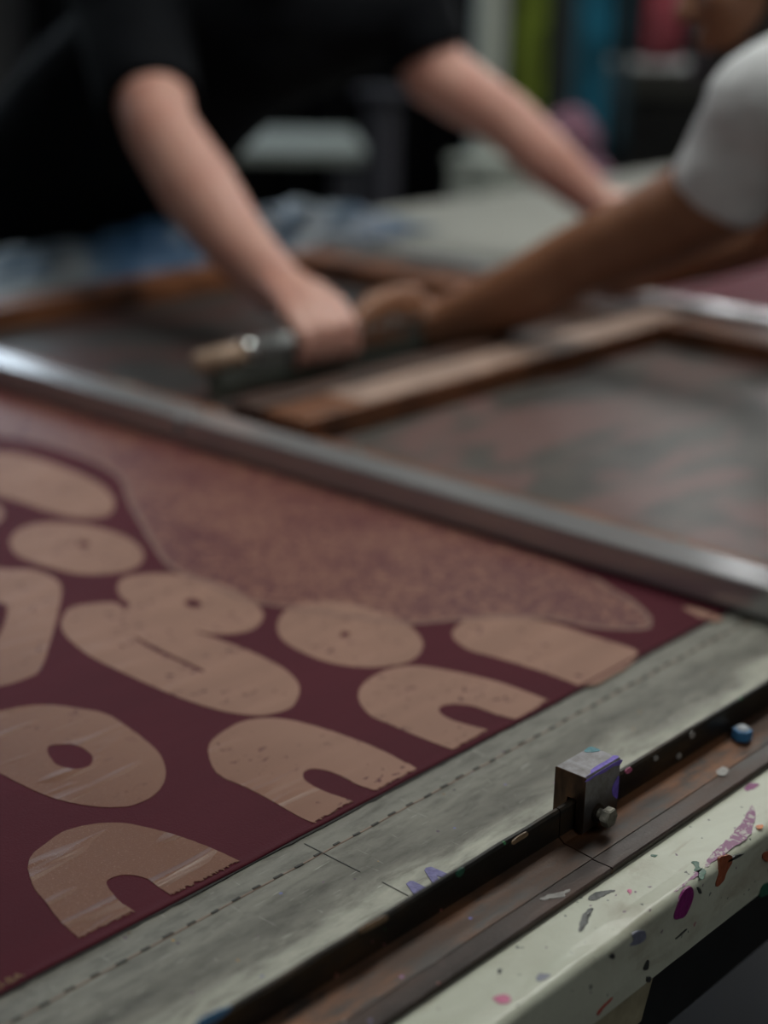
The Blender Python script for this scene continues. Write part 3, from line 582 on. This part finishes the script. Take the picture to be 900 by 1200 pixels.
# ------------------------------------------------------------------ screens with aluminium bars
BZ = 0.0024
def screen(y0, y1, label, bars, tape, wood, mesh):
    e = empty('printing_screen', (1.4, (y0 + y1) / 2, TZ + BZ), label, 'screen')
    z0, z1 = TZ + BZ, TZ + 0.031; x0, x1 = 1.062, 1.752; rw = 0.058
    boxo('frame_rail', x0, x1, y0, y0 + (0.034 if not tape else rw), z0, z1, M[wood], e, 0.003); boxo('frame_rail', x0, x1, y1 - rw, y1, z0, z1, M['wood_x'], e, 0.003)
    boxo('frame_rail', x0 + 0.001, x0 + 0.024, y0 + (0.034 if not tape else rw) + 0.001, y1 - rw - 0.001, z0, z0 + 0.008, M['wood_y'], e, 0.002); boxo('frame_rail', x1 - 0.07, x1 - 0.001, y0 + (0.034 if not tape else rw) + 0.001, y1 - rw - 0.001, z0, z1 - 0.001, M['wood_y'], e, 0.003)
    boxo('mesh', x0 + 0.025, x1 - 0.07, y0 + (0.034 if not tape else rw) + 0.0005, y1 - rw - 0.0005, z0 + 0.001, z0 + 0.002, M[mesh], e)
    for bx in (0.996, 1.815):
        b = bmesh.new(); a0, a1 = bars; zt = TZ + 0.0268
        box(b, bx, bx + 0.040, a0, a1, z0, zt, 0.0025, 3)
        o = obj('aluminium_bar', b, M['alu'], e); o['label'] = 'aluminium bar along the frame end'
        for k in (0.25, 0.75):
            yb = a0 + (a1 - a0) * k; t = bmesh.new(); tube(t, (bx + (0.040 if bx < 1.2 else -0.063), yb, z0 + 0.012), (bx + (0.066 if bx < 1.2 else 0.0), yb, z0 + 0.012), 0.004, 0.004, 10); obj('bracket_pin', t, M['bolt'], e)
    if tape:
        b = bmesh.new(); l = []; n = 40; T0, T1 = 1.150, 1.742
        for i in range(n + 1):
            x = T0 + (T1 - T0) * i / n; l.append(Vector((x, y1 - 0.055 + 0.0015 * noise.noise(Vector((x * 30, 0, 0))), z1 + 0.0006)))
        for i in range(n, -1, -1):
            x = T0 + (T1 - T0) * i / n; l.append(Vector((x, y1 - 0.002 + 0.001 * noise.noise(Vector((x * 25, 7, 0))), z1 + 0.0006)))
        flat(b, [l], 0.0005); tag(obj('tape', b, M['tape'], e), 'tan paper tape on the shared rail')
    return e
s1 = screen(1.100, 1.690, 'wooden-framed printing screen under the squeegee and the hands', (1.142, 1.745), False, 'wood_dark', 'mesh_dark')
s2 = screen(0.462, 1.092, 'wooden-framed printing screen on the right with pink-blotched mesh', (0.450, 1.134), True, 'wood_x', 'mesh')

# ------------------------------------------------------------------ squeegee
SY = 1.222; SH = 0.047
sq = empty('squeegee', (1.28, SY, TZ + 0.006), 'squeegee with a round metal handle and wooden end, gripped by both hands', 'squeegee')
bm = bmesh.new(); prism_yz(bm, [(SY - 0.005, TZ + 0.0048), (SY + 0.001, TZ + 0.0048), (SY + 0.006, TZ + 0.012), (SY + 0.006, TZ + 0.030), (SY - 0.005, TZ + 0.030)], 1.118, 1.455); obj('rubber_blade', bm, simple('olive_rubber', (0.10, 0.12, 0.095), 0.4), sq)
bm = bmesh.new(); box(bm, 1.122, 1.452, SY - 0.010, SY + 0.011, TZ + 0.018, TZ + 0.035, 0.003); obj('blade_holder', bm, simple('grey_green_holder', (0.20, 0.22, 0.20), 0.35, 0.3), sq)
bm = bmesh.new(); tube(bm, (1.160, SY, TZ + SH), (1.450, SY, TZ + SH), 0.0135, 0.0135, 24); h = obj('handle', bm, simple('metal_handle', (0.46, 0.48, 0.48), 0.28, 0.75), sq, True); h['label'] = 'round metal handle'
bm = bmesh.new(); tube(bm, (1.104, SY, TZ + SH), (1.160, SY, TZ + SH), 0.0115, 0.0125, 20); ball(bm, (1.104, SY, TZ + SH), 0.0115, 8); wt = obj('handle_end', bm, simple('bare_wood_end', (0.36, 0.24, 0.165), 0.45, 0, 0.2, 90), sq, True); wt['label'] = 'bare wooden handle end'
bm = bmesh.new(); tube(bm, (1.158, SY, TZ + SH), (1.172, SY, TZ + SH), 0.0150, 0.0150, 24); obj('ferrule', bm, simple('ferrule', (0.62, 0.66, 0.66), 0.12, 0.95), sq, True)

# ------------------------------------------------------------------ people
def skin(name, c, c2):
    m = N(name, 0.48); a = m.noise((22, 22, 22), 1, 4); b = m.noise((300, 300, 300), 1, 2)
    m.col(m.ramp(a, [(0.35, c), (0.65, c2)])); m.b.inputs['Subsurface Weight'].default_value = 0.08; m.b.inputs['Subsurface Radius'].default_value = (0.02, 0.008, 0.004); m.bump(b, 0.15, 0.0006); return m.m
skinA = skin('fair_skin', (0.50, 0.24, 0.19), (0.56, 0.31, 0.25)); skinB = skin('brown_skin', (0.24, 0.105, 0.056), (0.29, 0.135, 0.075))
def hand(bm, W, G, side, along=Vector((1, 0, 0)), down=Vector((0, 0, -1)), rw=0.026, k=1.0):
    hs = k
    """a hand closed over a bar: W wrist, G bar centre, side = +1/-1 puts the thumb at +/- along"""
    v = (G - W); v.z = 0; v.normalize(); up = -down
    top = G + up * 0.026
    lens = [0.92, 1.0, 0.95, 0.80]
    for i in range(4):
        s = (1.5 - i) * 0.0205 * side * hs; k = lens[i] * hs
        base_p = W + along * s * 0.45 + v * 0.012 + up * 0.004
        K = top + along * s * 1.02 - v * 0.006 + up * (0.003 if i in (1, 2) else -0.001)
        chain(bm, [(base_p, 0.019), (base_p.lerp(K, 0.5) + up * 0.004, 0.0155), (K, 0.0125)], 12)
        A_ = K + v * 0.030 * k + down * 0.014; B_ = A_ + down * 0.024 * k + v * 0.004; C_ = B_ + down * 0.012 - v * 0.013
        chain(bm, [(K, 0.0118), (A_, 0.0098), (B_, 0.0088), (C_, 0.0076)], 12)
    chain(bm, [(W, rw), (W.lerp(G, 0.35) + up * 0.012, 0.024), (W.lerp(G, 0.65) + up * 0.018, 0.021)], 14)
    T0 = W + along * side * 0.018 + v * 0.012; T1 = W.lerp(G, 0.5) + along * side * 0.040 - up * 0.002; T2 = G - v * 0.020 + along * side * 0.040 + down * 0.006; T3 = G - v * 0.006 + along * side * 0.030 + down * 0.020
    chain(bm, [(T0, 0.020), (T1, 0.0145), (T2, 0.0112), (T3, 0.0088)], 12)
def flat_hand(bm, W, d, side):
    d = d.normalized(); s_ = Vector((d.y, -d.x, 0)).normalized() * side
    for i, L in enumerate((0.072, 0.080, 0.075, 0.058)):
        o = s_ * (1.5 - i) * 0.021; K = W + d * 0.088 + o; a = K + d * L * 0.45 + s_ * (1.5 - i) * 0.004 + Vector((0, 0, 0.005)); b = K + d * L * 0.8 + s_ * (1.5 - i) * 0.006 + Vector((0, 0, -0.004)); c = K + d * L + s_ * (1.5 - i) * 0.007 + Vector((0, 0, -0.012))
        chain(bm, [(W + o * 0.5 + d * 0.01, 0.019), (K, 0.0125), (a, 0.0098), (b, 0.0088), (c, 0.0076)], 12)
    chain(bm, [(W + s_ * 0.015 + d * 0.02, 0.018), (W + d * 0.055 + s_ * 0.046, 0.0135), (W + d * 0.088 + s_ * 0.058 - Vector((0, 0, 0.006)), 0.0105), (W + d * 0.108 + s_ * 0.060 - Vector((0, 0, 0.010)), 0.009)], 12)
def head(bm, c, fwd, up):
    """skull, face, nose, lips, ears and neck root; fwd = where it looks"""
    fwd = fwd.normalized(); r = fwd.cross(up).normalized(); up = r.cross(fwd).normalized()
    R = Matrix((r, fwd, up)).transposed()
    def at(a, b, d): return c + r * a + fwd * b + up * d
    ball(bm, at(0, -0.012, 0.028), 0.094, 16, (0.80, 1.02, 0.98), R)
    ball(bm, at(0, 0.022, -0.035), 0.070, 14, (0.86, 0.98, 1.15), R)
    ball(bm, at(0, 0.050, -0.090), 0.026, 10, (1.25, 1, 0.9), R)                      # chin
    for s in (-1, 1):
        ball(bm, at(s * 0.036, 0.060, -0.022), 0.026, 8, (1, 1, 0.8), R)              # cheekbone
        ball(bm, at(s * 0.030, 0.078, 0.018), 0.020, 8, (1.3, 0.7, 0.45), R)          # brow
        ball(bm, at(s * 0.077, -0.008, -0.010), 0.030, 10, (0.26, 0.62, 1.05), R)     # ear
        ball(bm, at(s * 0.011, 0.097, -0.034), 0.0085, 8, (1, 1, 0.8), R)             # nostril
    chain(bm, [(at(0, 0.084, 0.014), 0.0085), (at(0, 0.098, -0.012), 0.0095), (at(0, 0.107, -0.030), 0.0105)], 10)
    ball(bm, at(0, 0.087, -0.057), 0.018, 8, (1.3, 0.55, 0.32), R); ball(bm, at(0, 0.084, -0.068), 0.017, 8, (1.2, 0.6, 0.36), R)
    return at, R
eye_w = simple('eye_white', (0.6, 0.57, 0.53), 0.2); eye_d = simple('iris_dark', (0.03, 0.018, 0.012), 0.15)
def eyes(at, R, parent, tone):
    for s in (-1, 1):
        bm = bmesh.new(); ball(bm, at(s * 0.031, 0.073, 0.002), 0.0125, 10); ev = obj('eye', bm, eye_w, parent, True)
        bm = bmesh.new(); ball(bm, at(s * 0.031, 0.0815, 0.000), 0.0058, 8); obj('iris', bm, eye_d, ev, True)
def hairball(bm, at, R, beard=False):
    ball(bm, at(0, -0.020, 0.040), 0.100, 14, (0.83, 1.0, 0.97), R)
    ball(bm, at(0, -0.052, -0.010), 0.072, 12, (0.95, 0.75, 1.05), R)
def beardy(bm, at, R):
    ball(bm, at(0, 0.050, -0.086), 0.036, 10, (1.25, 0.95, 0.85), R)
    for s in (-1, 1): chain(bm, [(at(s * 0.064, 0.004, -0.030), 0.010), (at(s * 0.058, 0.022, -0.065), 0.016), (at(s * 0.034, 0.045, -0.088), 0.021)], 10)

# --- person in the black T-shirt, behind the table
pa = empty('person', (1.66, 2.24, 0), 'person in a black T-shirt leaning over the table, one hand on the squeegee', 'person')
GA = Vector((1.275, SY, TZ + SH)); GB = Vector((1.392, SY, TZ + SH))
SA1 = Q(150, -20, 2.24); SA1b = Q(168, 75, 2.13); EA1 = Q(188, 152, 2.03); FA = Q(231, 220, 1.985); FA2 = Q(276, 285, 1.93); WA1 = Q(326, 338, 1.872)
SA2 = Q(470, 0, 2.42); SA2b = Q(512, 88, 2.43); EA2 = Q(592, 140, 2.44); FB2 = Q(640, 186, 2.44); WA2 = Q(700, 238, 2.45)
CH = (SA1 + SA2) / 2 + Vector((-0.01, 0.05, -0.03)); HP = Vector((1.66, 2.22, 0.93)); NK = (SA1 + SA2) / 2 + Vector((0, -0.02, 0.05)); HD = NK + Vector((-0.06, -0.10, 0.15))
bm = bmesh.new()
chain(bm, [(SA1, 0.058), (SA1b, 0.052), (EA1, 0.0445), (FA, 0.048), (FA2, 0.0395), (WA1, 0.032)], 20)
chain(bm, [(SA2, 0.056), (SA2b, 0.050), (EA2, 0.043), (FB2, 0.042), (WA2, 0.029)], 20)
hand(bm, WA1, GA, 1, k=1.18); flat_hand(bm, WA2, Vector((0.75, -0.55, 0)), -1)
chain(bm, [(CH, 0.12), (CH.lerp(HP, 0.5), 0.115), (HP, 0.125)], 20)
for s in (-1, 1):
    chain(bm, [(SA1 if s < 0 else SA2, 0.055), (CH, 0.09)], 16)
    hx = HP + Vector((s * 0.09, 0, -0.03)); kn = Vector((hx.x + s * 0.02, 2.20, 0.50)); an = Vector((hx.x + s * 0.03, 2.30, 0.09))
    chain(bm, [(hx, 0.085), (kn, 0.055), (an + Vector((0, 0.02, 0.22)), 0.052), (an, 0.036), (an + Vector((0, -0.14, -0.05)), 0.03)], 16)
chain(bm, [(CH, 0.08), (NK, 0.056), (HD + Vector((0.01, 0.02, -0.06)), 0.052)], 16)
at, R = head(bm, HD, Vector((-0.25, -0.75, -0.75)), Vector((0, -0.5, 1)))
fused('body', bm, skinA, pa, 0.0048, 8)
eyes(at, R, pa, 0); bm = bmesh.new(); hairball(bm, at, R); fused('hair', bm, simple('brown_hair', (0.05, 0.03, 0.02), 0.6, 0, 0.4, 150), pa, 0.006, 4, 0.004)
blackcloth = simple('black_cotton', (0.0022, 0.003, 0.0048), 0.85, 0, 0.3, 60, spec=0.12)
bm = bmesh.new()
chain(bm, [(SA1 + Vector((0, 0.01, 0)), 0.078), (SA1.lerp(SA1b, 1.52), 0.0655)], 24, True, False)
chain(bm, [(SA2, 0.076), (SA2.lerp(SA2b, 0.80), 0.064)], 24, True, False)
chain(bm, [(SA1, 0.082), (CH + Vector((0, 0, -0.01)), 0.145), (SA2, 0.080)], 24)
chain(bm, [(CH, 0.145), (CH.lerp(HP, 0.5) + Vector((-0.03, 0, 0)), 0.160), (HP + Vector((-0.03, 0.0, -0.02)), 0.170), (HP + Vector((-0.02, 0.01, -0.10)), 0.165)], 28)
chain(bm, [(HP + Vector((-0.10, 0, 0)), 0.155), (HP + Vector((0.07, 0, 0)), 0.155)], 24)
fused('t_shirt', bm, blackcloth, pa, 0.008, 4, 0.004)
bm = bmesh.new()
for s in (-1, 1):
    hx = HP + Vector((s * 0.085, 0, -0.06)); kn = Vector((hx.x + s * 0.02, 2.20, 0.50)); an = Vector((hx.x + s * 0.03, 2.30, 0.10))
    chain(bm, [(hx, 0.115), (kn, 0.080), (an, 0.065)], 20, True, False)
fused('trousers', bm, simple('black_denim', (0.008, 0.009, 0.014), 0.85, 0, 0.3, 60), pa, 0.010, 4, 0.004)
for s in (-1, 1):
    bm = bmesh.new(); ax = HP.x + s * 0.115; chain(bm, [(Vector((ax, 2.32, 0.052)), 0.052), (Vector((ax, 2.14, 0.042)), 0.042)], 16); fused('shoe', bm, simple('black_shoe', (0.02, 0.02, 0.02), 0.5), pa, 0.006, 4)

# --- person in the white T-shirt, on the near side
pb = empty('person', (1.70, 0.12, 0), 'person in a white T-shirt reaching in from the right to hold the squeegee', 'person')
SB1 = Q(905, 132, 1.62); SB1b = Q(842, 228, 1.68); MB1 = Q(755, 273, 1.75); EB1 = Q(672, 308, 1.82); FB1 = Q(618, 341, 1.865); FB1b = Q(549, 369, 1.92); WB1 = Q(493, 386, 1.955)
SB2 = Vector((1.86, 0.80, 1.16)); EB2 = Vector((1.875, 1.03, 1.015)); WB2 = Vector((1.725, 1.135, 0.968))
CB = (SB1 + SB2) / 2 + Vector((0.0, -0.10, -0.02)); HB = Vector((1.70, 0.16, 0.95)); NB = (SB1 + SB2) / 2 + Vector((-0.01, 0.03, 0.06)); HDB = Q(912, -34, 1.80)
bm = bmesh.new()
chain(bm, [(SB1, 0.060), (SB1b, 0.050), (MB1, 0.0455), (EB1, 0.0405), (FB1, 0.0410), (FB1b, 0.0345), (WB1, 0.0265)], 20)
chain(bm, [(SB2, 0.060), (SB2.lerp(EB2, 0.5), 0.047), (EB2, 0.041), (EB2.lerp(WB2, 0.4), 0.040), (WB2, 0.027)], 20)
hand(bm, WB1, GB, 1, rw=0.0265, k=1.15); flat_hand(bm, WB2, Vector((-0.1, 1, -0.03)), 1)
chain(bm, [(CB, 0.12), (CB.lerp(HB, 0.5), 0.115), (HB, 0.125)], 20)
for s in (-1, 1):
    chain(bm, [(SB1 if s < 0 else SB2, 0.055), (CB, 0.09)], 16)
    hx = HB + Vector((s * 0.09, 0, -0.03)); kn = Vector((hx.x + s * 0.02, 0.20, 0.50)); an = Vector((hx.x + s * 0.03, 0.06, 0.09))
    chain(bm, [(hx, 0.085), (kn, 0.055), (an + Vector((0, 0.02, 0.22)), 0.052), (an, 0.036), (an + Vector((0, 0.14, -0.05)), 0.03)], 16)
chain(bm, [(CB, 0.08), (NB, 0.058), (HDB + Vector((0.02, -0.03, -0.06)), 0.054)], 16)
at, R = head(bm, HDB, Vector((-0.50, 0.75, -0.15)), Vector((0, 0.1, 1)))
bb = fused('body', bm, skinB, pb, 0.0048, 8)
eyes(at, R, pb, 0); blackhair = simple('black_hair', (0.010, 0.008, 0.007), 0.7, 0, 0.4, 150)
bm = bmesh.new(); hairball(bm, at, R); fused('hair', bm, blackhair, pb, 0.006, 4, 0.004)
bm = bmesh.new(); beardy(bm, at, R); fused('beard', bm, blackhair, pb, 0.005, 4, 0.002)
whitecloth = simple('white_cotton', (0.66, 0.68, 0.70), 0.85, 0, 0.06, 60, spec=0.2)
bm = bmesh.new()
chain(bm, [(SB1, 0.064), (SB1.lerp(SB1b, 1.06), 0.0545)], 28, True, False)
chain(bm, [(SB2, 0.075), (SB2.lerp(EB2, 0.40), 0.064)], 24, True, False)
chain(bm, [(SB1, 0.068), (CB, 0.135), (SB2, 0.078)], 24)
chain(bm, [(SB1 + Vector((0, -0.02, 0.01)), 0.070), (NB + Vector((0, -0.05, -0.03)), 0.065), (SB2, 0.070)], 24)
chain(bm, [(CB, 0.140), (CB.lerp(HB, 0.5) + Vector((0, 0, 0.045)), 0.135), (HB, 0.150), (HB + Vector((0, 0, -0.10)), 0.155)], 28)
fused('t_shirt', bm, whitecloth, pb, 0.007, 4, 0.005)
bm = bmesh.new()
for s in (-1, 1):
    hx = HB + Vector((s * 0.075, 0, -0.06)); kn = Vector((hx.x + s * 0.02, 0.20, 0.50)); an = Vector((hx.x + s * 0.03, 0.06, 0.10))
    chain(bm, [(hx, 0.105), (kn, 0.080), (an, 0.065)], 20, True, False)
fused('trousers', bm, simple('dark_denim', (0.02, 0.025, 0.05), 0.85, 0, 0.3, 60), pb, 0.010, 4, 0.004)
for s in (-1, 1):
    bm = bmesh.new(); ax = HB.x + s * 0.115; chain(bm, [(Vector((ax, 0.03, 0.052)), 0.052), (Vector((ax, 0.21, 0.042)), 0.042)], 16); fused('shoe', bm, simple('grey_shoe', (0.06, 0.06, 0.06), 0.5), pb, 0.006, 4)

# ------------------------------------------------------------------ crumpled blue sheet on the far edge of the table
def crumple(name, x0, x1, y0, y1, hgt, mat, label, seed):
    bm = bmesh.new(); nx, ny = 90, 30; g = []
    for i in range(nx + 1):
        r = []
        for j in range(ny + 1):
            u, v = i / nx, j / ny; x = x0 + (x1 - x0) * u + 0.015 * noise.noise(Vector((v * 5, u * 9, seed))); y = y0 + (y1 - y0) * v + 0.03 * noise.noise(Vector((u * 7, v * 2, seed + 5)))
            k = 4 * v * (1 - v) * min(1, 6 * u) * min(1, 6 * (1 - u)); n_ = abs(noise.noise(Vector((u * 9, v * 3, seed)))) + 0.4 * abs(noise.noise(Vector((u * 26, v * 8, seed))))
            r.append(bm.verts.new((x, y, TZ + 0.002 + hgt * (k * 0.6 + 0.5 * n_ * max(0.15, k)))))
        g.append(r)
    for a, b in zip(g, g[1:]):
        for j in range(ny): bm.faces.new((a[j], b[j], b[j + 1], a[j + 1]))
    bm.normal_update(); me = bpy.data.meshes.new(name); bm.to_mesh(me); bm.free()
    o = link(name, me, mat, None, True); s = o.modifiers.new('t', 'SOLIDIFY'); s.thickness = 0.0012; s.offset = 1
    return o
m = N('blue_plastic_sheet', 0.4); a = m.noise((5, 9, 5), 1, 3); m.col(m.ramp(a, [(0.38, (0.025, 0.075, 0.16)), (0.50, (0.08, 0.15, 0.24)), (0.58, (0.36, 0.41, 0.45))]))
tag(crumple('blue_sheet', 1.22, 2.16, 1.775, 1.985, 0.060, m.m, '', 2.0), 'crumpled blue and pale plastic sheet along the far table edge', 'plastic sheet')
# ------------------------------------------------------------------ background
# workbench with pale top
wbm = simple('bench_top_grey', (0.27, 0.30, 0.28), 0.5, 0, 0.1, 5); steel = simple('grey_steel_tube', (0.10, 0.10, 0.12), 0.4, 0.5)
wx, wy = 3.36, 3.42
wbn = empty('workbench', (wx, wy, 0), 'grey-topped workbench in the dark behind the arms', 'workbench')
rotz = Matrix.Rotation(math.radians(-43), 3, 'Z')
def rb(name, a0, a1, b0, b1, z0, z1, mat):
    bm = bmesh.new(); box(bm, a0, a1, b0, b1, z0, z1, 0.003); bmesh.ops.rotate(bm, verts=bm.verts, cent=(0, 0, 0), matrix=rotz); bmesh.ops.translate(bm, verts=bm.verts, vec=(wx, wy, 0)); return obj(name, bm, mat, wbn)
rb('bench_top', -0.30, 0.26, -0.28, 0.28, 0.80, 0.83, wbm)
for sa in (-0.27, 0.20):
    for sb in (-0.24, 0.20): rb('leg', sa, sa + 0.04, sb, sb + 0.04, 0, 0.80, steel)
rb('shelf', -0.28, 0.24, -0.26, 0.26, 0.28, 0.30, simple('dark_shelf', (0.02, 0.02, 0.02), 0.7))
# upright stand beside the bench
p = Q(445, 300, 4.0); st = empty('steel_stand', (p.x, p.y, 0), 'dull grey steel upright beside the workbench', 'stand')
boxo('post', p.x - 0.03, p.x + 0.03, p.y - 0.03, p.y + 0.03, 0.03, 1.02, steel, st, 0.004); boxo('foot_plate', p.x - 0.14, p.x + 0.14, p.y - 0.14, p.y + 0.14, 0, 0.03, steel, st, 0.004); boxo('top_plate', p.x - 0.05, p.x + 0.05, p.y - 0.05, p.y + 0.05, 1.02, 1.04, steel, st, 0.002)
# white shelf rack with hanging cloths
pale = simple('pale_green_white_paint', (0.45, 0.49, 0.44), 0.5, 0, 0.08, 8)
r0 = Q(572, 100, 4.1); dirx = Vector((0.78, -0.62, 0)).normalized(); diry = Vector((0.62, 0.78, 0))
rk = empty('cloth_rack', (r0.x, r0.y, 0), 'white-posted rack of coloured cloths behind the far arm', 'rack')
ang = math.atan2(dirx.y, dirx.x); rm = Matrix.Rotation(ang, 3, 'Z')
def kb(name, a0, a1, b0, b1, z0, z1, mat, parent=rk):
    bm = bmesh.new(); box(bm, a0, a1, b0, b1, z0, z1, 0.003); bmesh.ops.rotate(bm, verts=bm.verts, cent=(0, 0, 0), matrix=rm); bmesh.ops.translate(bm, verts=bm.verts, vec=(r0.x, r0.y, 0)); return obj(name, bm, mat, parent)
kb('post', -0.035, 0.035, -0.035, 0.035, 0.0, 1.75, pale); kb('post', 0.72, 0.79, -0.035, 0.035, 0.0, 1.75, simple('dark_post', (0.03, 0.03, 0.03), 0.5))
kb('hanging_bar', -0.03, 0.78, -0.012, 0.012, 1.66, 1.69, steel); kb('base_rail', 0.036, 0.719, -0.02, 0.02, 0.05, 0.09, steel)
def cloths(i, a0, a1, z0, z1, c, label, c2=None):
    bm = bmesh.new(); n = 24; nz = 8; g = []
    for k in range(n + 1):
        a = a0 + (a1 - a0) * k / n; r = []
        for j in range(nz + 1):
            z = z1 + (z0 - z1) * j / nz; b = 0.02 * math.sin(k * 1.3 + i) * (0.3 + j / nz) - 0.005 * i
            r.append(bm.verts.new(r0 + dirx * a + diry * (b - 0.055 - 0.03 * (i % 2)) + Vector((0, 0, z - r0.z))))
        g.append(r)
    for x, y in zip(g, g[1:]):
        for j in range(nz): bm.faces.new((x[j], y[j], y[j + 1], x[j + 1]))
    bm.normal_update(); me = bpy.data.meshes.new('hanging_cloth'); bm.to_mesh(me); bm.free()
    o = link('hanging_cloth', me, simple('cloth_dye_%d' % i, c, 0.8, 0, 0.5, 12), None, True); s = o.modifiers.new('t', 'SOLIDIFY'); s.thickness = 0.003
    tag(o, label, 'cloth', 'cloths hanging on the rack'); return o
cloths(0, 0.05, 0.125, 0.86, 1.66, (0.20, 0.27, 0.03), 'yellow-green cloth hanging next to the white rack post')
cloths(1, 0.14, 0.19, 0.80, 1.66, (0.03, 0.04, 0.045), 'dark grey cloth hanging between the yellow-green and teal cloths')
cloths(2, 0.20, 0.29, 0.86, 1.66, (0.015, 0.16, 0.25), 'teal blue cloth hanging in the middle of the rack')
cloths(3, 0.30, 0.33, 0.85, 1.66, (0.02, 0.05, 0.07), 'very dark blue cloth beside the teal one')
cloths(4, 0.37, 0.46, 1.10, 1.66, (0.42, 0.09, 0.12), 'short red-pink cloth on the right of the rack')
cloths(5, 0.48, 0.58, 1.05, 1.66, (0.05, 0.04, 0.05), 'blackish cloth at the right end of the rack')
# pink-violet bag of rags standing behind
p = Q(668, 190, 3.8)
bm = bmesh.new(); ball(bm, (p.x, p.y, 0.792), 0.115, 14, (1.0, 1.0, 1.25)); ball(bm, (p.x - 0.01, p.y, 0.94), 0.07, 10, (1, 1, 1.1))
bucket = empty('rag_bag', (p.x, p.y, 0.645), 'dusky violet bundle of rags below the hanging cloths', 'rag bundle'); fused('bundle', bm, simple('violet_rag', (0.22, 0.10, 0.15), 0.8, 0, 0.4, 30), bucket, 0.01, 3, 0.01)
stool = empty('stool', (p.x, p.y, 0), 'dark round stool carrying the violet rag bundle', 'stool')
bm = bmesh.new(); tube(bm, (p.x, p.y, 0.60), (p.x, p.y, 0.642), 0.10, 0.10, 28); obj('seat', bm, simple('stool_black', (0.02, 0.02, 0.02), 0.6), stool)
for k in range(4):
    a = k * math.pi / 2 + 0.4; bm = bmesh.new(); tube(bm, (p.x + 0.11 * math.cos(a), p.y + 0.11 * math.sin(a), 0), (p.x + 0.08 * math.cos(a), p.y + 0.08 * math.sin(a), 0.60), 0.012, 0.012, 10); obj('leg', bm, steel, stool)
# pale crate at the foot of the rack post
q_ = Q(575, 205, 3.7); cr = empty('crate', (q_.x, q_.y, 0), 'pale green-white box standing on end beyond the table, under the far arm', 'box')
boxo('box_body', q_.x - 0.075, q_.x + 0.075, q_.y - 0.06, q_.y + 0.06, 0, 0.90, pale, cr, 0.004); boxo('lid', q_.x - 0.08, q_.x + 0.08, q_.y - 0.065, q_.y + 0.065, 0.901, 0.915, pale, cr, 0.003)
# dark cabinet with a grey top on the right
p = Q(790, 84, 4.7); cbn = empty('cabinet', (p.x, p.y, 0), 'black cabinet with a grey top behind the person in white', 'cabinet')
def cbx(name, a0, a1, b0, b1, z0, z1, mat, parent=cbn):
    bm = bmesh.new(); box(bm, a0, a1, b0, b1, z0, z1, 0.003); bmesh.ops.rotate(bm, verts=bm.verts, cent=(0, 0, 0), matrix=rm); bmesh.ops.translate(bm, verts=bm.verts, vec=(p.x, p.y, 0)); return obj(name, bm, mat, parent)
blk_m = simple('cabinet_black', (0.008, 0.008, 0.008), 0.6)
cbx('carcass', -0.20, 0.9, -0.18, 0.18, 0, 0.98, blk_m); cbx('top', -0.22, 0.92, -0.20, 0.20, 0.981, 1.06, simple('dull_grey_top', (0.055, 0.055, 0.048), 0.5))
for k in range(2):
    d = cbx('door', -0.27 + k * 0.585, 0.305 + k * 0.585, -0.20, -0.181, 0.03, 0.95, blk_m); cbx('handle', 0.25 + k * 0.09, 0.265 + k * 0.09, -0.22, -0.2005, 0.5, 0.62, steel, d)
# black curtain that closes off the back
bm = bmesh.new(); n = 160; g = []
c0 = Vector((3.90, 5.25, 0)); c1 = Vector((6.35, 3.5, 0))
for k in range(n + 1):
    q = c0.lerp(c1, k / n); b = 0.035 * math.sin(k * 0.8) + 0.02 * noise.noise(Vector((k * 0.2, 0, 0)))
    g.append([bm.verts.new(q + Vector((0.47, 0.88, 0)) * b + Vector((0, 0, z))) for z in (0.02, 0.9, 1.8)])
for a, b in zip(g, g[1:]):
    for j in range(2): bm.faces.new((a[j], b[j], b[j + 1], a[j + 1]))
bm.normal_update(); me = bpy.data.meshes.new('curtain'); bm.to_mesh(me); bm.free()
o = link('curtain', me, simple('black_curtain', (0.004, 0.004, 0.005), 0.9, spec=0.1), None, True); s = o.modifiers.new('t', 'SOLIDIFY'); s.thickness = 0.004
tag(o, 'black curtain hanging in folds at the back of the workshop', 'curtain')
